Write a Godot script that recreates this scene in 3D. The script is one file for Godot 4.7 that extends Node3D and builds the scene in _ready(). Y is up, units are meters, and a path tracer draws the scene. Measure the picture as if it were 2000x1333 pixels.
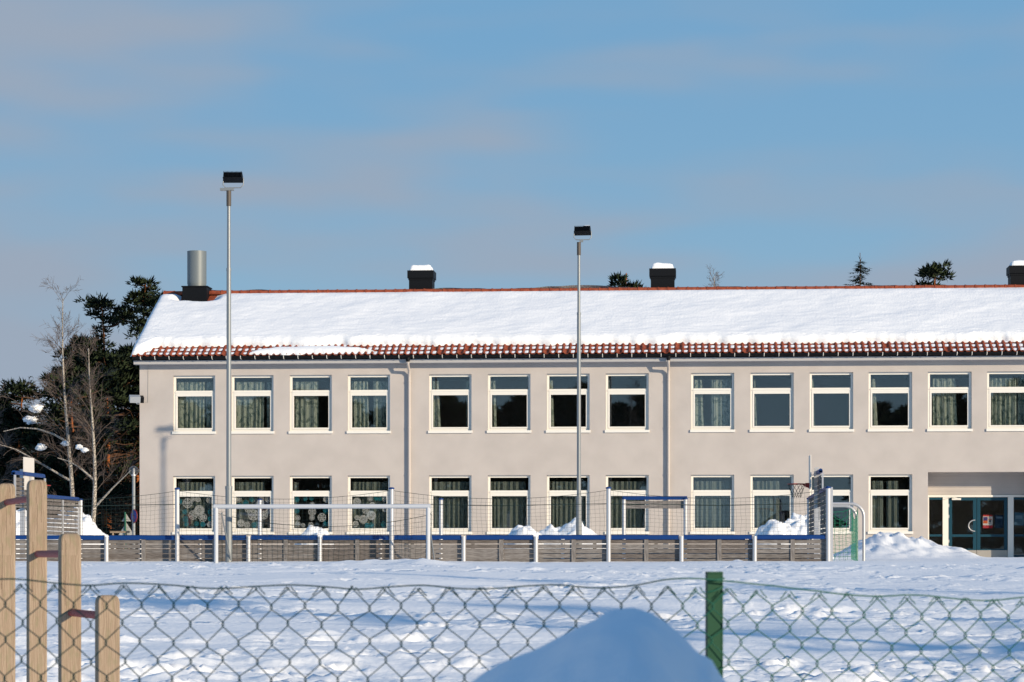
extends Node3D

# ------------------------------------------------------------------ mesh collector
class MB:
	var v := PackedVector3Array()
	var n := PackedVector3Array()
	var uv := PackedVector2Array()
	var ix := PackedInt32Array()

	# corners counter-clockwise as seen from outside
	func quad(a: Vector3, b: Vector3, c: Vector3, d: Vector3, ua := Vector2(0, 0), ub := Vector2(1, 0), uc := Vector2(1, 1), ud := Vector2(0, 1)) -> void:
		var k := v.size()
		var m := (b - a).cross(d - a).normalized()
		v.append(a); v.append(b); v.append(c); v.append(d)
		for i in 4: n.append(m)
		uv.append(ua); uv.append(ub); uv.append(uc); uv.append(ud)
		ix.append(k); ix.append(k + 2); ix.append(k + 1)
		ix.append(k); ix.append(k + 3); ix.append(k + 2)

	func tri(a: Vector3, b: Vector3, c: Vector3) -> void:
		var k := v.size()
		var m := (b - a).cross(c - a).normalized()
		v.append(a); v.append(b); v.append(c)
		for i in 3: n.append(m)
		uv.append(Vector2(0, 0)); uv.append(Vector2(1, 0)); uv.append(Vector2(0.5, 1))
		ix.append(k); ix.append(k + 2); ix.append(k + 1)

	# triangle with a given normal
	func leaf(a: Vector3, b: Vector3, c: Vector3, m: Vector3) -> void:
		var k := v.size()
		v.append(a); v.append(b); v.append(c)
		n.append(m); n.append(m); n.append(m)
		uv.append(Vector2(0, 0)); uv.append(Vector2(1, 0)); uv.append(Vector2(0.5, 1))
		ix.append(k); ix.append(k + 2); ix.append(k + 1)

	# box with metric uv, u along the longer side of each face
	func box(c: Vector3, s: Vector3, b := Basis.IDENTITY) -> void:
		var h := s * 0.5
		for ax in 3:
			var o := Vector3.ZERO; o[ax] = h[ax]
			var p := (ax + 1) % 3
			var q := (ax + 2) % 3
			var e1 := Vector3.ZERO; e1[p] = h[p]
			var e2 := Vector3.ZERO; e2[q] = h[q]
			var l1 := s[p]
			var l2 := s[q]
			for sg: float in [1.0, -1.0]:
				var f1: Vector3 = e1 * sg
				var A := c + b * (o * sg - f1 - e2)
				var B := c + b * (o * sg + f1 - e2)
				var C := c + b * (o * sg + f1 + e2)
				var D := c + b * (o * sg - f1 + e2)
				if l1 >= l2:
					quad(A, B, C, D, Vector2(0, 0), Vector2(l1, 0), Vector2(l1, l2), Vector2(0, l2))
				else:
					quad(A, B, C, D, Vector2(0, 0), Vector2(0, l1), Vector2(l2, l1), Vector2(l2, 0))

	func ab(lo: Vector3, hi: Vector3) -> void:
		box((lo + hi) * 0.5, hi - lo)

	# tube through points; r one number or one per point
	func tube(p: PackedVector3Array, r: PackedFloat32Array, sides := 8, caps := true) -> void:
		var first := v.size()
		var m := p.size()
		var side := Vector3.ZERO
		var along := 0.0
		for i in m:
			var t := (p[mini(i + 1, m - 1)] - p[maxi(i - 1, 0)]).normalized()
			if side == Vector3.ZERO:
				side = t.cross(Vector3.UP if absf(t.y) < 0.9 else Vector3.RIGHT).normalized()
			else:
				side = (side - t * side.dot(t)).normalized()
			var up := side.cross(t)
			if i > 0: along += p[i].distance_to(p[i - 1])
			var rad := r[mini(i, r.size() - 1)]
			for j in sides + 1:
				var w := TAU * j / sides
				var d := side * cos(w) + up * sin(w)
				v.append(p[i] + d * rad); n.append(d); uv.append(Vector2(along, float(j) / sides))
		for i in m - 1:
			for j in sides:
				var a := first + i * (sides + 1) + j
				var b := a + sides + 1
				ix.append(a); ix.append(a + 1); ix.append(b)
				ix.append(a + 1); ix.append(b + 1); ix.append(b)
		if caps:
			for e in [0, m - 1]:
				var t2: Vector3 = (p[1] - p[0]).normalized() if e == 0 else (p[m - 1] - p[m - 2]).normalized()
				if e == 0: t2 = -t2
				var k := v.size()
				v.append(p[e]); n.append(t2); uv.append(Vector2(0.5, 0.5))
				for j in sides + 1:
					v.append(v[first + e * (sides + 1) + j]); n.append(t2); uv.append(Vector2(0.5, 0.5))
				for j in sides:
					if e == 0:
						ix.append(k); ix.append(k + 2 + j); ix.append(k + 1 + j)
					else:
						ix.append(k); ix.append(k + 1 + j); ix.append(k + 2 + j)

	# smooth grid of points, rows x cols
	func grid(pts: PackedVector3Array, cols: int, flip := false, uvscale := 1.0) -> void:
		var first := v.size()
		var rows := pts.size() / cols
		for i in rows:
			for j in cols:
				var a := pts[i * cols + maxi(j - 1, 0)]
				var b := pts[i * cols + mini(j + 1, cols - 1)]
				var c := pts[maxi(i - 1, 0) * cols + j]
				var d := pts[mini(i + 1, rows - 1) * cols + j]
				var m := (b - a).cross(d - c)
				if flip: m = -m
				v.append(pts[i * cols + j]); n.append(m.normalized())
				uv.append(Vector2(pts[i * cols + j].x, pts[i * cols + j].z) * uvscale)
		for i in rows - 1:
			for j in cols - 1:
				var a := first + i * cols + j
				var b := a + cols
				if flip:
					ix.append_array(PackedInt32Array([a, a + 1, b, a + 1, b + 1, b]))
				else:
					ix.append_array(PackedInt32Array([a, b, a + 1, a + 1, b, b + 1]))

	func mesh() -> ArrayMesh:
		var a := []
		a.resize(Mesh.ARRAY_MAX)
		a[Mesh.ARRAY_VERTEX] = v; a[Mesh.ARRAY_NORMAL] = n; a[Mesh.ARRAY_TEX_UV] = uv; a[Mesh.ARRAY_INDEX] = ix
		var m := ArrayMesh.new()
		m.add_surface_from_arrays(Mesh.PRIMITIVE_TRIANGLES, a)
		return m

# ------------------------------------------------------------------ helpers
var M := {}
var rng := RandomNumberGenerator.new()
var taken := {}

func numbered(called: String) -> String:
	taken[called] = taken.get(called, -1) + 1
	return called if taken[called] == 0 else "%s_%03d" % [called, taken[called]]

func tag(o: Node, label := "", category := "", group := "", kind := "") -> void:
	if label: o.set_meta("label", label)
	if category: o.set_meta("category", category)
	if group: o.set_meta("group", group)
	if kind: o.set_meta("kind", kind)

func base(called: String, at: Vector3, label := "", category := "", group := "", turn := 0.0) -> Node3D:
	var o := Node3D.new()
	o.name = numbered(called)
	add_child(o)
	o.position = at
	o.rotation.y = turn
	tag(o, label, category, group)
	return o

func node(called: String, parent: Node, at := Vector3.ZERO) -> Node3D:
	var o := Node3D.new()
	o.name = called
	o.position = at
	parent.add_child(o, true)
	return o

func put(called: String, m: Mesh, material: Material, parent: Node = null, at := Vector3.ZERO) -> MeshInstance3D:
	var o := MeshInstance3D.new()
	o.mesh = m
	o.material_override = material
	o.position = at
	if parent == null:
		o.name = numbered(called)
		add_child(o)
	else:
		o.name = called
		parent.add_child(o, true)
	return o

func obj(called: String, b: MB, material: Material, parent: Node = null, at := Vector3.ZERO) -> MeshInstance3D:
	return put(called, b.mesh(), material, parent, at)

func mat(c: Color, rough := 0.8, metal := 0.0, spec := 0.5) -> StandardMaterial3D:
	var m := StandardMaterial3D.new()
	m.albedo_color = c.linear_to_srgb()
	m.roughness = rough
	m.metallic = metal
	m.metallic_specular = spec
	return m

func noise(freq: float, sd: int, oct := 3, kind := FastNoiseLite.TYPE_SIMPLEX_SMOOTH) -> FastNoiseLite:
	var f := FastNoiseLite.new()
	f.noise_type = kind
	f.frequency = freq
	f.seed = sd
	f.fractal_octaves = oct
	return f

# colour texture from noise between two linear colours
func tones(a: Color, b: Color, freq: float, sd: int, oct := 4, size := 512) -> NoiseTexture2D:
	var t := NoiseTexture2D.new()
	t.width = size; t.height = size
	t.seamless = true
	t.noise = noise(freq, sd, oct)
	var g := Gradient.new()
	g.set_color(0, a.linear_to_srgb()); g.set_color(1, b.linear_to_srgb())
	g.set_offset(0, 0.2); g.set_offset(1, 0.8)
	t.color_ramp = g
	return t

func relief(freq: float, sd: int, oct := 4, strength := 4.0) -> NoiseTexture2D:
	var t := NoiseTexture2D.new()
	t.width = 512; t.height = 512
	t.seamless = true
	t.as_normal_map = true
	t.bump_strength = strength
	t.noise = noise(freq, sd, oct)
	return t

func P(a: Array) -> PackedVector3Array: return PackedVector3Array(a)
func Fl(a: Array) -> PackedFloat32Array: return PackedFloat32Array(a)

func materials() -> void:
	var s := mat(Color(0.855, 0.875, 0.89), 0.75, 0, 0.3)
	s.normal_enabled = true; s.normal_texture = relief(0.02, 3, 5, 5.0); s.normal_scale = 0.5
	s.uv1_triplanar = true; s.uv1_world_triplanar = true; s.uv1_scale = Vector3(0.9, 0.9, 0.9)
	M.snow = s
	var w := mat(Color(1, 1, 1), 0.9, 0, 0.3)
	w.albedo_texture = tones(Color(0.462, 0.425, 0.40), Color(0.505, 0.466, 0.438), 0.012, 11, 5)
	w.uv1_triplanar = true; w.uv1_world_triplanar = true; w.uv1_scale = Vector3(0.13, 0.13, 0.13)
	M.stucco = w
	M.white = mat(Color(0.78, 0.76, 0.70), 0.45)
	M.inside = mat(Color(0.42, 0.41, 0.38), 0.9)
	M.lino = mat(Color(0.17, 0.13, 0.10), 0.6)
	M.black = mat(Color(0.006, 0.007, 0.009), 0.55, 0, 0.25)
	M.fascia = mat(Color(0.42, 0.42, 0.43), 0.6)
	M.pipe = mat(Color(0.50, 0.45, 0.41), 0.5)
	var t := mat(Color(1, 1, 1), 0.75, 0, 0.3)
	t.albedo_texture = tones(Color(0.19, 0.045, 0.024), Color(0.35, 0.088, 0.043), 0.012, 5, 5)
	t.uv1_triplanar = true; t.uv1_world_triplanar = true; t.uv1_scale = Vector3(0.7, 0.7, 0.7)
	M.tile = t
	var g := mat(Color(1, 1, 1, 0.0), 0.0)
	g.transparency = BaseMaterial3D.TRANSPARENCY_ALPHA
	g.albedo_color = Color(0.02, 0.035, 0.035, 0.072)
	M.glass = g
	var gb := mat(Color(1, 1, 1), 0.0)
	gb.transparency = BaseMaterial3D.TRANSPARENCY_ALPHA
	gb.albedo_color = Color(1, 1, 1, 0.0)
	M.globe = gb
	var gz := mat(Color(0.24, 0.26, 0.27), 0.5, 0.25)
	gz.roughness_texture = tones(Color(0.3, 0.3, 0.3), Color(0.75, 0.75, 0.75), 0.03, 8)
	gz.uv1_triplanar = true; gz.uv1_scale = Vector3(2, 2, 2)
	M.galv = gz
	M.steel = mat(Color(0.52, 0.53, 0.55), 0.4, 0.4)
	M.rail = mat(Color(0.006, 0.042, 0.18), 0.5, 0, 0.3)
	M.net = mat(Color(0.012, 0.03, 0.026), 0.8)
	M.greennet = mat(Color(0.01, 0.22, 0.12), 0.7)
	M.red = mat(Color(0.35, 0.025, 0.015), 0.5)
	M.goal = mat(Color(0.50, 0.53, 0.57), 0.4)
	var i := 0
	for c in [[Color(0.11, 0.10, 0.093), Color(0.24, 0.225, 0.215)], [Color(0.14, 0.128, 0.12), Color(0.29, 0.275, 0.265)], [Color(0.085, 0.074, 0.067), Color(0.20, 0.18, 0.168)]]:
		var p := mat(Color(1, 1, 1), 0.9, 0, 0.25)
		p.albedo_texture = tones(c[0], c[1], 0.02, 40 + i, 5)
		p.uv1_scale = Vector3(0.35, 6.0, 1); p.uv1_offset = Vector3(0.31 * i, 0.17 * i, 0)
		M["plank%d" % i] = p
		i += 1
	var wd := mat(Color(1, 1, 1), 0.85, 0, 0.25)
	wd.albedo_texture = weathered_wood()
	wd.uv1_scale = Vector3(0.8, 2.6, 1)
	M.wood = wd
	M.fence = mat(Color(0.010, 0.095, 0.06), 0.45, 0, 0.35)
	M.fencepost = mat(Color(0.008, 0.062, 0.03), 0.5, 0, 0.3)
	M.teal = mat(Color(0.007, 0.05, 0.08), 0.45, 0, 0.35)
	M.needle_pine = leafy(Color(0.012, 0.022, 0.012), Color(0.035, 0.05, 0.018), 71)
	M.needle_spruce = leafy(Color(0.010, 0.018, 0.010), Color(0.028, 0.038, 0.016), 72)
	var bk := mat(Color(1, 1, 1), 0.9, 0, 0.2)
	bk.albedo_texture = tones(Color(0.07, 0.04, 0.028), Color(0.16, 0.085, 0.05), 0.03, 73)
	bk.uv1_scale = Vector3(1.2, 2, 1)
	M.bark = bk
	M.pinebark = mat(Color(0.30, 0.10, 0.035), 0.9, 0, 0.2)
	var bi := mat(Color(1, 1, 1), 0.8, 0, 0.2)
	bi.albedo_texture = tones(Color(0.10, 0.085, 0.07), Color(0.66, 0.62, 0.55), 0.02, 74, 3)
	bi.uv1_scale = Vector3(1.4, 1, 1)
	M.birch = bi
	M.twig = mat(Color(0.15, 0.12, 0.105), 0.9, 0, 0.2)
	M.curtain_leaf = leaf_cloth()
	var cl := mat(Color(1, 1, 1), 0.9, 0, 0.2)
	cl.albedo_texture = tones(Color(0.20, 0.26, 0.23), Color(0.33, 0.39, 0.35), 0.02, 90, 3)
	cl.uv1_scale = Vector3(2, 0.5, 1)
	cl.backlight_enabled = true; cl.backlight = Color(0.15, 0.15, 0.15)
	M.curtain_plain = cl
	M.paper = mat(Color(0.8, 0.83, 0.8), 0.9)
	M.turquoise = mat(Color(0.03, 0.34, 0.42), 0.9)

func weathered_wood() -> ImageTexture:
	var W := 512
	var H := 256
	var im := Image.create(W, H, false, Image.FORMAT_RGB8)
	var grain := noise(1.0, 60, 4)
	var patch := noise(1.0, 61, 3)
	for y in H:
		for x in W:
			var bend := 6.0 * patch.get_noise_2d(x * 0.012, y * 0.01)
			var g := grain.get_noise_2d(x * 0.006, (y + bend) * 0.22)
			var p := patch.get_noise_2d(x * 0.02 + 50.0, y * 0.03)
			var c := Color(0.24, 0.175, 0.12).lerp(Color(0.385, 0.30, 0.22), clampf(0.5 + g * 1.1, 0, 1))
			c = c.lerp(Color(0.24, 0.21, 0.13), clampf(p * 1.3 - 0.1, 0, 0.6))
			im.set_pixel(x, y, c.linear_to_srgb())
	var r := RandomNumberGenerator.new(); r.seed = 6
	for k in 34:
		var y := r.randi_range(0, H - 1)
		var x := r.randi_range(0, W - 1)
		for i in r.randi_range(30, 170):
			if r.randf() < 0.1: y += r.randi_range(-1, 1)
			im.set_pixel(posmod(x + i, W), posmod(y, H), Color(0.10, 0.07, 0.05).linear_to_srgb())
	for k in 5:
		var c := Vector2(r.randf() * W, r.randf() * H)
		for y in range(-12, 13):
			for x in range(-16, 17):
				var q := Vector2(x / 1.35, y).length() + grain.get_noise_2d(x, y) * 2.0
				if q < 9.0: im.set_pixel(posmod(int(c.x) + x, W), posmod(int(c.y) + y, H), Color(0.13, 0.08, 0.05).lerp(Color(0.26, 0.18, 0.12), q / 9.0).linear_to_srgb())
	return ImageTexture.create_from_image(im)

func leafy(a: Color, b: Color, sd: int) -> StandardMaterial3D:
	var m := mat(Color(1, 1, 1), 0.8, 0, 0.3)
	m.albedo_texture = tones(a, b, 0.02, sd)
	m.uv1_triplanar = true; m.uv1_scale = Vector3(0.5, 0.5, 0.5)
	m.backlight_enabled = true; m.backlight = Color(0.2, 0.2, 0.1)
	return m

func leaf_cloth() -> StandardMaterial3D:
	var im := Image.create(256, 256, false, Image.FORMAT_RGB8)
	im.fill(Color(0.80, 0.82, 0.76))
	var r := RandomNumberGenerator.new(); r.seed = 4
	for k in 46:
		var c := Vector2(r.randf() * 256, r.randf() * 256)
		var w := r.randf() * TAU
		var lx := r.randf_range(14, 26)
		var ly := lx * 0.3
		var tone := Color(0.42, 0.50, 0.48).lerp(Color(0.62, 0.67, 0.62), r.randf())
		for y in range(-28, 29):
			for x in range(-28, 29):
				var q := Vector2(x, y).rotated(w)
				if pow(q.x / lx, 2) + pow(q.y / ly, 2) < 1.0 and absf(q.y) > 1.0:
					im.set_pixel(posmod(int(c.x) + x, 256), posmod(int(c.y) + y, 256), tone)
	var m := mat(Color(0.86, 0.95, 0.97), 0.9, 0, 0.2)
	m.albedo_texture = ImageTexture.create_from_image(im)
	m.uv1_scale = Vector3(0.8, 0.8, 1)
	m.backlight_enabled = true; m.backlight = Color(0.2, 0.2, 0.2)
	return m

# ------------------------------------------------------------------ camera, sky, sun
const SUN := Vector3(0.744, 0.258, 0.616)

func view() -> void:
	var lens := CameraAttributesPhysical.new()
	lens.frustum_focal_length = 92.0
	lens.frustum_focus_distance = 72.0
	lens.frustum_near = 0.1
	lens.frustum_far = 2000.0
	lens.exposure_aperture = 15.0
	var cam := Camera3D.new()
	cam.name = "camera"
	add_child(cam)
	cam.attributes = lens
	cam.projection = Camera3D.PROJECTION_FRUSTUM
	cam.near = 0.1
	cam.far = 2000.0
	cam.size = 0.1 * 2.0 * 666.5 / 5100.0
	cam.frustum_offset = Vector2(0, 0.1 * 418.5 / 5100.0)
	cam.rotation_degrees = Vector3(0, 4.24, 0)
	cam.current = true
	var env := Environment.new()
	env.tonemap_mode = Environment.TONE_MAPPER_LINEAR
	env.tonemap_exposure = 1.0
	env.background_mode = Environment.BG_SKY
	env.sdfgi_enabled = true
	env.ssao_enabled = true
	env.ssil_enabled = true
	var sky := Sky.new()
	var pm := PanoramaSkyMaterial.new()
	pm.panorama = sky_picture()
	sky.sky_material = pm
	env.sky = sky
	var we := WorldEnvironment.new()
	we.name = "world_environment"
	we.environment = env
	add_child(we)
	var sun := DirectionalLight3D.new()
	sun.name = "sun"
	sun.light_energy = 1.6
	sun.light_color = Color(1.0, 0.92, 0.80)
	sun.light_angular_distance = 0.5
	sun.shadow_enabled = true
	add_child(sun)
	sun.basis = Basis.looking_at(-SUN)

func sky_picture() -> ImageTexture:
	var W := 2048
	var H := 1024
	var im := Image.create(W, H, false, Image.FORMAT_RGBF)
	var big := noise(1.0, 21, 4)
	var fine := noise(1.0, 22, 4)
	var low := Color(0.31, 0.485, 0.615)
	var mid := Color(0.175, 0.375, 0.60)
	var top := Color(0.045, 0.165, 0.45)
	var cloud := Color(0.335, 0.395, 0.49)
	for y in H:
		var el := (0.5 - (y + 0.5) / H) * 180.0
		if el < -0.5:
			im.fill_rect(Rect2i(0, y, W, H - y), Color(0.33, 0.38, 0.45))
			break
		var e := maxf(el, 0.0)
		var c := low.lerp(mid, smoothstep(0.0, 13.0, e)).lerp(top, smoothstep(10.0, 75.0, e))
		for x in W:
			var az := (x + 0.5) / W * TAU
			var p := Vector3(sin(az), 0, -cos(az)) * 4.0
			var q := big.get_noise_3d(p.x * 0.55, e * 0.16, p.z * 0.55)
			var q2 := fine.get_noise_3d(p.x * 1.3, e * 0.62, p.z * 1.3)
			# the bank of thin cloud lies towards the west and thins out eastwards
			var bank := 0.42 - 2.6 * sin(az + 0.07)
			bank = clampf(bank, -0.05, 0.95)
			var k := smoothstep(-0.35, 0.8, q * 0.8 + q2 * 0.95 + bank * 0.6) * (1.0 - 0.85 * smoothstep(14.0, 40.0, e)) * smoothstep(-0.6, 0.3, cos(az))
			im.set_pixel(x, y, c.lerp(cloud, k * 0.92))
	return ImageTexture.create_from_image(im)

# ------------------------------------------------------------------ ground
func base_height(x: float, z: float) -> float:
	var d := -z
	if d < 8.0: return -1.21
	if d < 61.0: return -0.15 - 0.02 * (61.0 - d)
	return lerpf(-0.15, -0.10, clampf((d - 61.0) / 20.0, 0, 1))

func ground() -> void:
	var xs := PackedFloat32Array([-400, -200, -110, -70, -48, -36, -28, -24])
	var x := -21.0
	while x < 15.0:
		xs.append(x); x += 0.08
	xs.append_array(PackedFloat32Array([16, 18, 21, 25, 31, 40, 60, 100, 200, 400]))
	var zs := PackedFloat32Array([200, 100, 50, 25, 12, 6, 2, -2, -6, -10, -13])
	var z := -14.5
	while z > -88.0:
		zs.append(z)
		z -= 0.05 if z > -30.0 else (0.08 if z > -46.0 else (0.12 if z > -63.0 else 0.3))
	zs.append_array(PackedFloat32Array([-90, -95, -105, -125, -160, -220, -320, -500]))
	var nx := xs.size()
	var nz := zs.size()
	var dune := noise(0.22, 31, 3)
	var wave := noise(0.75, 32, 3)
	var rough := noise(2.6, 33, 3)
	var where := noise(0.22, 34, 2)
	var grit := noise(3.4, 35, 2)
	var pts := PackedVector3Array()
	pts.resize(nx * nz)
	for i in nz:
		var zz := zs[i]
		var d := -zz
		var fade := smoothstep(10.0, 15.0, d)
		var trod := 1.0 - smoothstep(21.0, 30.0, d)
		for j in nx:
			var xx := xs[j]
			var h := base_height(xx, zz)
			if fade > 0.0 and d < 100.0 and absf(xx) < 60.0:
				var t := clampf(where.get_noise_2d(xx, zz * 0.6) * 1.6 + 0.25, 0.0, 1.0)
				t = maxf(t, trod * clampf(0.45 + 1.3 * where.get_noise_2d(xx * 2.0 + 30.0, zz * 2.4), 0.0, 1.0))
				var amp := smoothstep(62.0, 50.0, d) * 0.75 + 0.25
				h += fade * (dune.get_noise_2d(xx * 0.35, zz) * 0.13 * amp + wave.get_noise_2d(xx * 0.5, zz) * (0.010 + 0.014 * t) + absf(rough.get_noise_2d(xx * 0.7, zz)) * 0.024 * t * amp + grit.get_noise_2d(xx * 0.6, zz) * (0.005 + 0.010 * t))
			pts[i * nx + j] = Vector3(xx, h, zz)
	# footprints and clods
	var r := RandomNumberGenerator.new(); r.seed = 77
	var steps := []
	for k in 22:
		var p := Vector2(r.randf_range(-13, 9), -r.randf_range(15, 58))
		var w := r.randf_range(-0.5, 0.5) + (PI if r.randf() < 0.5 else 0.0)
		for i in 46:
			w += r.randf_range(-0.12, 0.12)
			p += Vector2(cos(w), sin(w)) * r.randf_range(0.5, 0.68)
			var side := Vector2(-sin(w), cos(w)) * (0.11 if i % 2 == 0 else -0.11)
			steps.append(p + side)
	for k in 5200 + steps.size():
		var d := 15.0 + 45.0 * pow(r.randf(), 1.7)
		var cx := r.randf_range(-0.24, 0.24) * d - 0.07 * d
		var cz := -d
		var step_here := k >= 5200
		if step_here:
			cx = steps[k - 5200].x; cz = steps[k - 5200].y
			d = -cz
			if d < 15.0 or d > 58.5: continue
		var dense := where.get_noise_2d(cx, cz * 0.6) * 1.6 + 0.2 + 0.6 * (1.0 - smoothstep(20.0, 29.0, d))
		if r.randf() > dense and not step_here: continue
		var rad := r.randf_range(0.07, 0.16)
		var clod := r.randf() < 0.62 and not step_here
		var amp := r.randf_range(0.015, 0.055) if clod else -r.randf_range(0.03, 0.08)
		var sx := r.randf_range(0.8, 2.0)
		var j0 := xs.bsearch(cx - rad * sx * 1.7)
		var j1 := xs.bsearch(cx + rad * sx * 1.7)
		var i0 := first_below(zs, cz + rad * 1.7)
		var i1 := first_below(zs, cz - rad * 1.7)
		for i in range(i0, mini(i1, nz)):
			for j in range(j0, mini(j1, nx)):
				var q := Vector2((xs[j] - cx) / (rad * sx), (zs[i] - cz) / rad).length()
				var a := i * nx + j
				if clod:
					if q < 1.0: pts[a] += Vector3(0, amp * sqrt(1.0 - q * q) * (0.8 + 0.4 * rough.get_noise_2d(xs[j] * 3.0, zs[i] * 3.0)), 0)
				else:
					if q < 1.0: pts[a] += Vector3(0, amp * (1.0 - q * q * q), 0)
					elif q < 1.6: pts[a] += Vector3(0, -amp * 0.35 * sin((q - 1.0) / 0.6 * PI), 0)
	# drift in front of the boards and swept bank by the entrance
	for i in nz:
		var d := -zs[i]
		if d < 54.0 or d > 86.0: continue
		for j in nx:
			var xx := xs[j]
			var a := i * nx + j
			var lump := 0.5 + 0.5 * wave.get_noise_2d(xx * 2.0, zs[i] * 2.0 + 40.0)
			if d < 62.0:
				pts[a].y += 0.10 * exp(-pow((d - 59.3) / 0.8, 2)) * exp(-pow((xx + 7.2) / 1.4, 2)) * (0.5 + lump)
				pts[a].y += 0.14 * exp(-pow((d - 58.0) / 0.9, 2)) * exp(-pow((xx + 6.3) / 0.6, 2))
			else:
				var crest := 0.72 * smoothstep(3.2, 5.4, xx) * (1.0 - smoothstep(5.6, 8.4, xx)) + 0.16 * exp(-pow((xx - 7.6) / 0.35, 2)) + 0.05
				pts[a].y += crest * exp(-pow((d - 78.6) / 2.2, 2)) * (0.55 + 0.7 * lump) * smoothstep(3.0, 4.4, xx)
	var b := MB.new()
	b.grid(pts, nx, false)
	tag(obj("ground", b, M.snow), "", "", "", "structure")

func first_below(zs: PackedFloat32Array, v: float) -> int:
	var lo := 0
	var hi := zs.size()
	while lo < hi:
		var m := (lo + hi) / 2
		if zs[m] > v: lo = m + 1
		else: hi = m
	return lo

func hill() -> void:
	var nn := noise(0.012, 51, 4)
	var pts := PackedVector3Array()
	for i in 21:
		for j in 61:
			var x := -330.0 + j * 9.0
			var z := -230.0 - i * 12.0
			var up := 12.5 * smoothstep(-235.0, -330.0, z) * (1.0 - smoothstep(-78.0, -20.0, x)) + 5.0 * smoothstep(-250.0, -400.0, z)
			pts.append(Vector3(x, -0.6 + up * (0.75 + 0.5 * nn.get_noise_2d(x, z)), z))
	var b := MB.new()
	b.grid(pts, 61, false)
	tag(obj("hill", b, mat(Color(0.05, 0.055, 0.05), 0.95)), "", "", "", "structure")
	var mm := MultiMesh.new()
	mm.transform_format = MultiMesh.TRANSFORM_3D
	mm.mesh = spruce_mesh(9.0, 1.9, 300, 13, 5, 0.34).mesh()
	var tr := []
	var r := RandomNumberGenerator.new(); r.seed = 8
	for k in 1500:
		var x := r.randf_range(-130, -25)
		var z := r.randf_range(-262, -345)
		var i := (-230.0 - z) / 12.0
		var j := (x + 330.0) / 9.0
		var h: float = pts[int(i) * 61 + int(j)].y
		tr.append(Transform3D(Basis(Vector3.UP, r.randf() * TAU).scaled(Vector3.ONE * r.randf_range(0.7, 1.2)), Vector3(x, h - 0.3, z)))
	mm.instance_count = tr.size()
	for k in tr.size(): mm.set_instance_transform(k, tr[k])
	var f := MultiMeshInstance3D.new()
	f.name = "far_forest"
	f.multimesh = mm
	f.material_override = M.needle_spruce
	add_child(f)
	tag(f, "dark distant conifer forest covering the far hillside", "forest", "", "stuff")

# ------------------------------------------------------------------ building
const ZW := -84.0
const EAVE := Vector3(0, 6.46, -83.53)
const UPS := Vector3(0, 0.4436, -0.8962)
const NRM := Vector3(0, 0.8962, 0.4436)
const SLOPE := 5.523
const XL := -18.41
const XR := 15.2
const WIN_X := [-17.3, -15.38, -13.47, -11.57, -8.92, -7.01, -5.10, -3.20, -0.46, 1.44, 3.33, 5.20, 7.08, 8.95, 10.86, 12.76]
const UP_Y := 4.03
const LOW_Y := 0.76
const WW := 1.38
const WH := 1.82

func roof_at(x: float, s: float, n := 0.0) -> Vector3:
	return Vector3(x, EAVE.y, EAVE.z) + UPS * s + NRM * n

func wall_mesh() -> MB:
	var b := MB.new()
	var holes := []
	for i in WIN_X.size():
		holes.append(Rect2(WIN_X[i], UP_Y, WW, WH))
		if i < 12: holes.append(Rect2(WIN_X[i], LOW_Y, WW, WH))
	holes.append(Rect2(11.2, LOW_Y, WW, WH))
	holes.append(Rect2(13.1, LOW_Y, WW, WH))
	var door := Rect2(7.08, -0.6, 3.37, 3.25)
	holes.append(door)
	var X := [XL, XR]
	var Y := [-0.9, 6.32]
	for h in holes:
		for q in [h.position.x, h.end.x]: if not X.has(q): X.append(q)
		for q in [h.position.y, h.end.y]: if not Y.has(q): Y.append(q)
	X.sort(); Y.sort()
	var back := ZW - 0.3
	for i in X.size() - 1:
		for j in Y.size() - 1:
			var c := Vector2((X[i] + X[i + 1]) / 2.0, (Y[j] + Y[j + 1]) / 2.0)
			var hit := false
			for h in holes:
				if h.has_point(c): hit = true
			if hit: continue
			b.quad(Vector3(X[i], Y[j], ZW), Vector3(X[i + 1], Y[j], ZW), Vector3(X[i + 1], Y[j + 1], ZW), Vector3(X[i], Y[j + 1], ZW))
			b.quad(Vector3(X[i + 1], Y[j], back), Vector3(X[i], Y[j], back), Vector3(X[i], Y[j + 1], back), Vector3(X[i + 1], Y[j + 1], back))
	for h in holes:
		var x0: float = h.position.x
		var x1: float = h.end.x
		var y0: float = h.position.y
		var y1: float = h.end.y
		var zb := back if h != door else ZW - 1.05
		b.quad(Vector3(x0, y0, ZW), Vector3(x0, y1, ZW), Vector3(x0, y1, zb), Vector3(x0, y0, zb))
		b.quad(Vector3(x1, y0, zb), Vector3(x1, y1, zb), Vector3(x1, y1, ZW), Vector3(x1, y0, ZW))
		b.quad(Vector3(x0, y1, ZW), Vector3(x1, y1, ZW), Vector3(x1, y1, zb), Vector3(x0, y1, zb))
		b.quad(Vector3(x0, y0, zb), Vector3(x1, y0, zb), Vector3(x1, y0, ZW), Vector3(x0, y0, ZW))
	# gable ends and rear wall
	for s in [XL, XR - 0.3]:
		b.ab(Vector3(s, -0.9, -92.7), Vector3(s + 0.3, 6.32, -84.302))
		var a := [Vector3(s, 6.32, -84.0), Vector3(s, 6.32, -93.0), Vector3(s, 8.62, -88.5)]
		var c := [Vector3(s + 0.3, 6.32, -84.0), Vector3(s + 0.3, 6.32, -93.0), Vector3(s + 0.3, 8.62, -88.5)]
		b.tri(a[0], a[2], a[1])
		b.tri(c[0], c[1], c[2])
	b.ab(Vector3(XL, -0.9, -93.0), Vector3(XR, 6.32, -92.702))
	return b

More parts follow.
